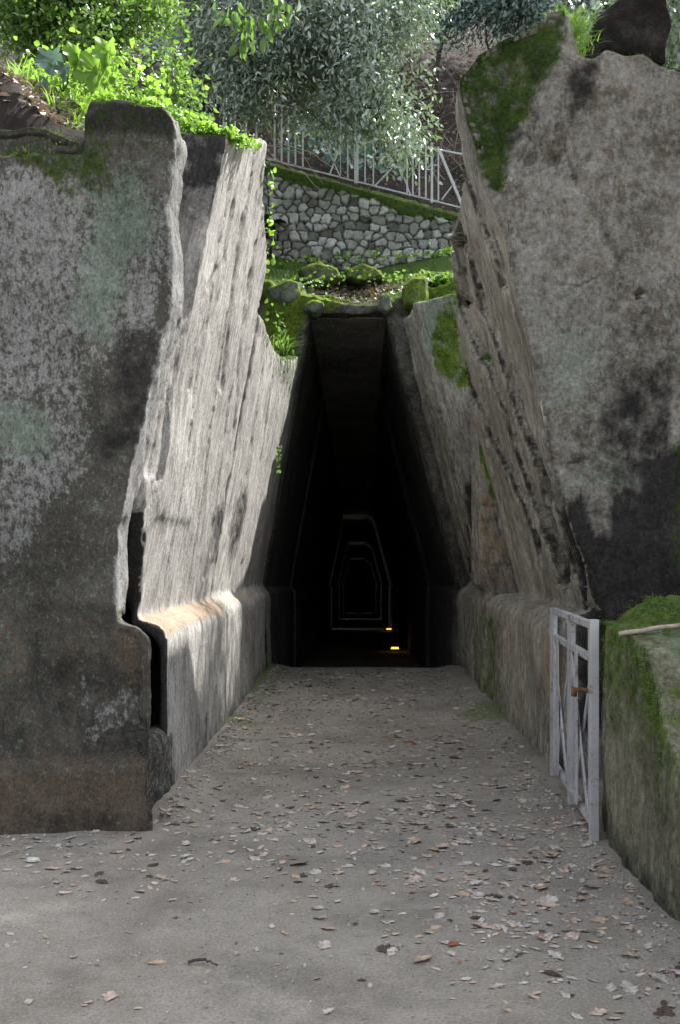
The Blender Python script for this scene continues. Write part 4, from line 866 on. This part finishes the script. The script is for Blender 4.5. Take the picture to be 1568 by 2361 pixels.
V, F, rn = blades(700, lambda n: np.stack([rng.normal(P(1325, 60, 7.5)[0], .07, n), rng.uniform(7.42, 7.8, n), P(0, 1, 7.5)[2]-rng.uniform(.1, .36, n)-.02], 1), .10, .006, .9)
props(mkfast('grass', V, F, M['lime'], attrs={'rnd': rn}), 'short sunlit moss grass in the notch of the right peak', 'grass tuft', kind='stuff')

def vine(name, label, path, n, size, spread, mat='lime'):
    T = empty(name, path[0], label, 'vine'); v, f = limb(path, .006, .003, .03); mk('stem', v, f, M['bark'], T)
    pts = np.array(path); t = rng.random(n)*(len(pts)-1); i = t.astype(int); c = pts[i]+(pts[i+1]-pts[i])*(t-i)[:, None]+rng.normal(size=(n, 3))*spread
    d = rng.normal(size=(n, 3)); d[:, 2] -= .6
    V, F, rn = leaves(c, d, size*rng.uniform(.6, 1.4, n), fold=.15, aspect=.8); mkfast('foliage', V, F, M[mat], T, attrs={'rnd': rn})
vine('hanging_vine', 'lime vine hanging down the right edge of the tall pale left wall', [P(612, 365, 8.55), P(622, 440, 8.9), P(622, 520, 9.5), P(624, 590, 9.9), P(616, 650, 9.98)], 45, .05, .022)
vine('hanging_vine', 'green vine trailing over the low left wall beside the tunnel mouth', [P(625, 700, 11.5), P(640, 760, 12), P(655, 810, 12.6), P(662, 860, 13)], 60, .05, .06, 'bush')
vine('hanging_vine', 'tiny green sprig growing out of the pale left wall', [P(643, 1025, 12), P(641, 1050, 12), P(640, 1085, 12)], 12, .06, .015, 'bush')

# broad-leaved plants on the bank
def bigleaf(loc, tip, size, mat, label, drops):
    T = empty('broad_leaved_plant', loc, label, 'plant')
    for j, (dx, dz, sx_, ang) in enumerate(drops):
        c = Vector(tip)+Vector((dx, -.05*j, dz)); V = [c]
        n = 30
        for k in range(n):      # lobed, drooping blade
            t = 2*math.pi*k/n; r = size*sx_*(.72+.34*abs(math.cos(2.5*t+ang*.2))**.8+.05*rng.normal())
            V.append(c+Vector((r*.8*math.sin(t)*(1+.2*math.cos(ang)), -.02-.16*size/.17*abs(math.sin(t))*rng.uniform(.6, 1.2), -r*math.cos(t)-.2*size)))
        F = [(0, 1+k, 1+(k+1) % n) for k in range(n)]; o = mk('leaf', V, F, M[mat], T, attrs={'rnd': [.5]*len(V)})
        v, f = limb([loc, (Vector(loc)+c)/2+Vector((.03, 0, .02)), c+Vector((0, .012, 0))], .007, .005, .01); mk('stalk', v, f, M['lime'], T)
bigleaf(P(215, 238, 7.9), P(222, 165, 7.8), .15, 'lime', 'large lime backlit leaf plant standing on the crest of the left bank', ((0, 0, 1, .3), (.10, .12, .7, 1), (-.12, .08, .6, 2)))
bigleaf(P(145, 210, 7.9), P(122, 140, 7.8), .11, 'blue', 'smaller teal-leaved plant left of the large lime leaf plant', ((0, 0, 1, .3), (.11, -.10, .6, 1), (-.02, -.22, .55, 2)))

# ------------------------------------------------------------------ fallen leaves on the path
def leafmesh(kind, seed):
    rr = random.Random(seed); n = 15; pts = []
    for k in range(n+1):
        t = k/n; w_ = math.sin(math.pi*t**.85)*.5
        if kind == 'oak': w_ *= (.62+.38*abs(math.sin(t*math.pi*3.6)))*1.1; 
        else: w_ *= .72
        pts.append((t-.5, max(w_*.62, .01)*rr.uniform(.85, 1.1)))
    cu = rr.uniform(.05, .3); tw_ = rr.uniform(-.5, .5); V = []; 
    for t, w_ in pts:
        z0 = cu*t*t*.8
        for s_ in (-1, 0, 1): V.append((t, w_*s_, z0+abs(s_)*w_*rr.uniform(.05, .3)+tw_*t*w_*s_))
    zm = min(p[2] for p in V); V = [(x, y, z-zm) for x, y, z in V]
    F = []
    for k in range(n):
        for s_ in (0, 1): a = k*3+s_; F.append((a, a+1, a+4, a+3))
    return V, F
cols = {'pale grey': ((.50, .47, .43), (.34, .31, .28)), 'tan': ((.46, .35, .26), (.33, .24, .17)), 'rusty orange': ((.30, .11, .04), (.20, .07, .03)), 'dark brown': ((.05, .035, .028), (.09, .065, .05)), 'pinkish': ((.50, .40, .34), (.38, .29, .24))}
lm = {}
for k_, (a_, b_) in cols.items():
    lm[k_] = simple_mat('dead_leaf_'+k_.replace(' ', '_'), tuple(c*.86 for c in a_), tuple(c*.72 for c in b_), 2.5, .75, bs=.4, bd=.05)
protos = []
for i, (kd, cn_) in enumerate((('oak', 'pale grey'), ('plain', 'pale grey'), ('oak', 'tan'), ('plain', 'tan'), ('oak', 'pinkish'), ('plain', 'dark brown'), ('oak', 'rusty orange'), ('plain', 'pinkish'), ('oak', 'dark brown'), ('plain', 'pale grey'), ('oak', 'pale grey'))):
    V, F = leafmesh(kd, i); me = bpy.data.meshes.new('fallen_leaf'); me.from_pydata(V, [], F); me.materials.append(lm[cn_])
    me.polygons.foreach_set('use_smooth', np.ones(len(F), bool)); protos.append((me, kd, cn_))
def sample_path(n):
    out = []
    while len(out) < n:
        Y = 3.35+rng.random()**.85*11.8; x = rng.uniform(-.345*Y, 1.3) if Y < 6.1 else rng.uniform(-1.24, 1.33)
        if x > 1.28 and Y < 5.9: continue
        d = .10+.55*math.exp(-((Y-6.6)/1.6)**2)+2.2*math.exp(-((Y-5.1)/.8)**2)*sst(.2, 1.1, x)+.9*math.exp(-((1.28-x)/.25)**2)*(Y < 6)+.5*math.exp(-((x+1.2)/.12)**2)*(Y > 6.3)
        if Y > 8: d += .22
        if Y < 4.6: d += .12*(x > .3)
        if rng.random() < d*(1.0 if fbm(np.array([[x, Y, 0]]), (1.6, 1.6, 1), 2, 44)[0] > -.1 else .45): out.append((x, Y))
    return out
def sst(a, b, x): t = min(1, max(0, (x-a)/(b-a))); return t*t*(3-2*t)
spots = sample_path(4200)
sizes = [float(rng.choice([.032, .05, .075, .11], p=[.44, .31, .18, .07])*rng.uniform(.8, 1.15)) for _ in spots]
order = sorted(range(len(spots)), key=lambda i: -sizes[i]/spots[i][1])
kinds_lab = {'oak': 'lobed', 'plain': 'narrow'}
probs = np.array([.175, .2, .1, .08, .11, .07, .01, .08, .035, .08, .06])
SV = {}; cnt = 0
for rank, i in enumerate(order):
    x, Y = spots[i]; k = int(rng.choice(len(protos), p=probs)); me, kd, cn_ = protos[k]; sz = sizes[i]*(1.0 if kd == 'oak' else .85)
    z = float(ground_h(np.array([x]), np.array([Y]))[0])+.002
    rx, ry, rz = rng.normal()*.13, rng.normal()*.13, rng.uniform(0, 6.28)
    if rank < 300:
        o = bpy.data.objects.new('fallen_leaf', me); sc.collection.objects.link(o)
        o.location = (x, Y, z); o.rotation_euler = (rx, ry, rz); o.scale = (sz, sz, sz)
        zone = ('at the bottom frame edge' if Y < 4.05 else 'in the foreground' if Y < 4.7 else 'before the left block' if Y < 5.6 else 'beside the left block' if Y < 6.3
                else 'near the gate' if Y < 7.3 else 'beyond the gate' if Y < 9.5 else 'far down the passage')
        tx = x/(.33*Y if Y < 6.2 else 1.35); lat = 'far left' if tx < -.62 else 'left' if tx < -.22 else 'middle' if tx < .18 else 'right' if tx < .6 else 'far right'
        szl = 'tiny' if sz < .045 else 'small' if sz < .062 else 'medium' if sz < .085 else 'large'
        props(o, f'{szl} {cn_} {kinds_lab[kd]} leaf {zone}, {lat} of the path', 'leaf', 'fallen leaves on the path')
    else:
        Mx = Matrix.Translation((x, Y, z)) @ Matrix.Rotation(rz, 4, 'Z') @ Matrix.Rotation(ry, 4, 'Y') @ Matrix.Rotation(rx, 4, 'X') @ Matrix.Scale(sz, 4)
        arr = np.empty(len(me.vertices)*3); me.vertices.foreach_get('co', arr); arr = arr.reshape(-1, 3)
        arr = arr@np.array(Mx)[:3, :3].T+np.array(Mx)[:3, 3]; SV.setdefault(cn_, []).append(arr)
V = []; F = []; mi = []; Vn = 0; mats = list(SV)
fq = np.array([tuple(p.vertices) for p in protos[0][0].polygons])
for j, c_ in enumerate(mats):
    for arr in SV[c_]: V.append(arr); F.append(fq+Vn); mi += [j]*len(fq); Vn += len(arr)
o = mkfast('fallen_leaves', np.vstack(V), np.vstack(F), lm[mats[0]], smooth=True)
for c_ in mats[1:]: o.data.materials.append(lm[c_])
o.data.polygons.foreach_set('material_index', np.array(mi, np.int32)); props(o, 'small dry leaf fragments strewn all along the earth path', 'leaf litter', kind='stuff')
# moss cushions and short tufts standing on the mossy rock
def fuzz(o, n, h, wd, mat, label, zmin=-9, sel=.55):
    me = o.data; co, no = getv(me); co = co+np.array(o.matrix_world.translation if not o.parent else o.parent.location)
    a = np.empty(len(co), np.float32); me.attributes['moss'].data.foreach_get('value', a)
    x, y = ppx(co); ok = np.where((a > sel) & (co[:, 2] > zmin) & (no[:, 1] < .5) & (x > -80) & (x < 1650) & (y > -60))[0]
    if not len(ok): return
    i = rng.choice(ok, n); p = co[i]+rng.normal(size=(n, 3))*.02; keep = fbm(p, (5, 5, 5), 3, 4) > .02; p = p[keep]; nn_ = no[i][keep]; n = len(p)
    p = p-nn_*.012; d = nn_+rng.normal(size=(n, 3))*.55+np.array((0, 0, .3)); d /= np.linalg.norm(d, axis=1, keepdims=True); q = np.cross(d, rng.normal(size=(n, 3))); q /= np.linalg.norm(q, axis=1, keepdims=True)
    L = h*rng.uniform(.4, 1.3, (n, 1)); V = np.stack([p+q*wd, p-q*wd, p+d*L*.6-q*wd*.7, p+d*L], 1).reshape(-1, 3); k = np.arange(n)[:, None]*4
    props(mkfast('moss', V, np.concatenate([k+np.array([[0, 1, 2]]), k+np.array([[0, 2, 3]])], 0), mat, attrs={'rnd': np.repeat(rng.random(n), 4)}), label, 'moss', kind='stuff')
M['mossblade'] = leaf_mat('moss_tuft', (.035, .06, .014), None, (.075, .11, .03), rough=.7, trans=.3, tcol=(.12, .22, .02), spec=.2)
M['mosslime'] = leaf_mat('lime_moss_tuft', (.08, .15, .02), None, (.14, .22, .045), rough=.7, trans=.35, tcol=(.2, .34, .03), spec=.2)
bpy.context.view_layer.update()
for o_, n_, h_, w__, m_, l_ in ((PR, 16000, .014, .002, 'mosslime', 'green moss cushions on the right parapet'), (o_body, 12000, .022, .003, 'mossblade', 'dark green moss on the peak of the right outcrop'),
                          (R3, 5000, .035, .006, 'mosslime', 'lime moss on the rock jamb right of the tunnel'), (L1, 3500, .02, .003, 'mossblade', 'thin dark moss along the top of the left rock face')):
    fuzz(o_, n_, h_, w__, M[m_], l_, sel=.5 if o_ is PR else .55)
fuzz(portal, 11000, .035, .007, M['mosslime'], 'bright moss on the broken ledge over the tunnel mouth', zmin=4)
# grit and crumbs of rock washed against the walls
def grit(n):
    u = rng.random(n); Y = 3.4+rng.random(n)**.8*11.5; x = rng.uniform(-1.2, 1.3, n); x = np.where(Y < 6, rng.uniform(-1.9, 1.25, n), x)
    e = rng.random(n) < .45; x = np.where(e & (Y > 6.4), -1.24+np.abs(rng.normal(size=n))*.09, x); e2 = rng.random(n) < .3; x = np.where(e2, 1.30-np.abs(rng.normal(size=n))*.12, x)
    r = rng.choice([.004, .007, .011, .018], n, p=[.4, .35, .2, .05])[:, None]; c = np.stack([x, Y, ground_h(x, Y)+.001], 1)
    o8 = np.array([(1, 0, 0), (0, 1, 0), (-1, 0, 0), (0, -1, 0), (0, 0, .8), (0, 0, -.4)], float)
    V = c[:, None, :]+o8[None]*r[:, None, :]*rng.uniform(.5, 1.3, (n, 6, 1)); k = np.arange(n)[:, None, None]*6
    F = (k+np.array([[0, 1, 4], [1, 2, 4], [2, 3, 4], [3, 0, 4], [1, 0, 5], [2, 1, 5], [3, 2, 5], [0, 3, 5]])[None]).reshape(-1, 3)
    return V.reshape(-1, 3), F
V, F = grit(6500); props(mkfast('grit', V, F, simple_mat('rock_grit', (.10, .09, .08), (.40, .38, .35), 40, .9)), 'fine stone grit scattered over the earth path and along the wall feet', 'gravel', kind='stuff')
# twigs on path
for a, b, lab in (((432, 2232), (500, 2240), 'short dark twig lying in the left foreground'), ((0, 1988), (62, 1972), 'pale stick on the ground at the left edge of the path')):
    def gpnt(px, py): Y = 1.6*2400/(py-1290); return ((px-830)*Y/2400, Y, .015)
    p0, p1 = gpnt(*a), gpnt(*b); mid = ((p0[0]+p1[0])/2, (p0[1]+p1[1])/2+.03, .02)
    z0 = float(ground_h(np.array([mid[0]]), np.array([mid[1]]))[0]); pts = [(p[0], p[1], p[2]+z0) for p in (p0, mid, p1)]
    v, f = limb(pts, .007, .004, .008); props(mk('twig', v, f, M['bark' if 'dark' in lab else 'twig'], origin=pts[0]), lab, 'twig')
# small stones
def pebble(c, r, label, col=((.5, .5, .48), (.62, .62, .6))):
    me = remesh([loft([(-.5, [(-.3, -.2), (.3, -.25), (.35, .2), (-.2, .3)]), (0, [(-.6, -.35), (.6, -.35), (.5, .35), (-.5, .4)]), (.5, [(-.3, -.3), (.3, -.2), (.3, .2), (-.3, .2)])])], .06)
    co_, no_ = getv(me); setv(me, (co_+no_*(.08*fbm(co_, (3, 3, 3), 3, 4))[:, None])*r*np.array((1.2, .9, .55))+np.array(c))
    props(link('stone', me, simple_mat('pale_stone', *col, 12, .85), None, c), label, 'stone')
Yp = 1.6*2400/(1995-1290); pebble(((75-830)*Yp/2400, Yp, .03), .055, 'whitish flat stone on the ground left of the path', ((.3, .3, .28), (.5, .49, .46)))
pebble(P(1043, 543, 9.35), .05, 'small cream stone perched on the left edge of the right outcrop')
pebble((1.43, 4.42, .70), .07, 'white crusty stone lodged in the hollow of the right parapet', ((.5, .5, .5), (.7, .7, .7)))
# stick resting on the parapet
v, f = limb([P(1428, 1462, 5.2), P(1500, 1450, 5.15), P(1600, 1438, 5.1)], .013, .011, .004); props(mk('stick', v, f, M['twig'], origin=P(1428, 1462, 5.2)), 'straight grey stick lying on top of the mossy parapet', 'stick')
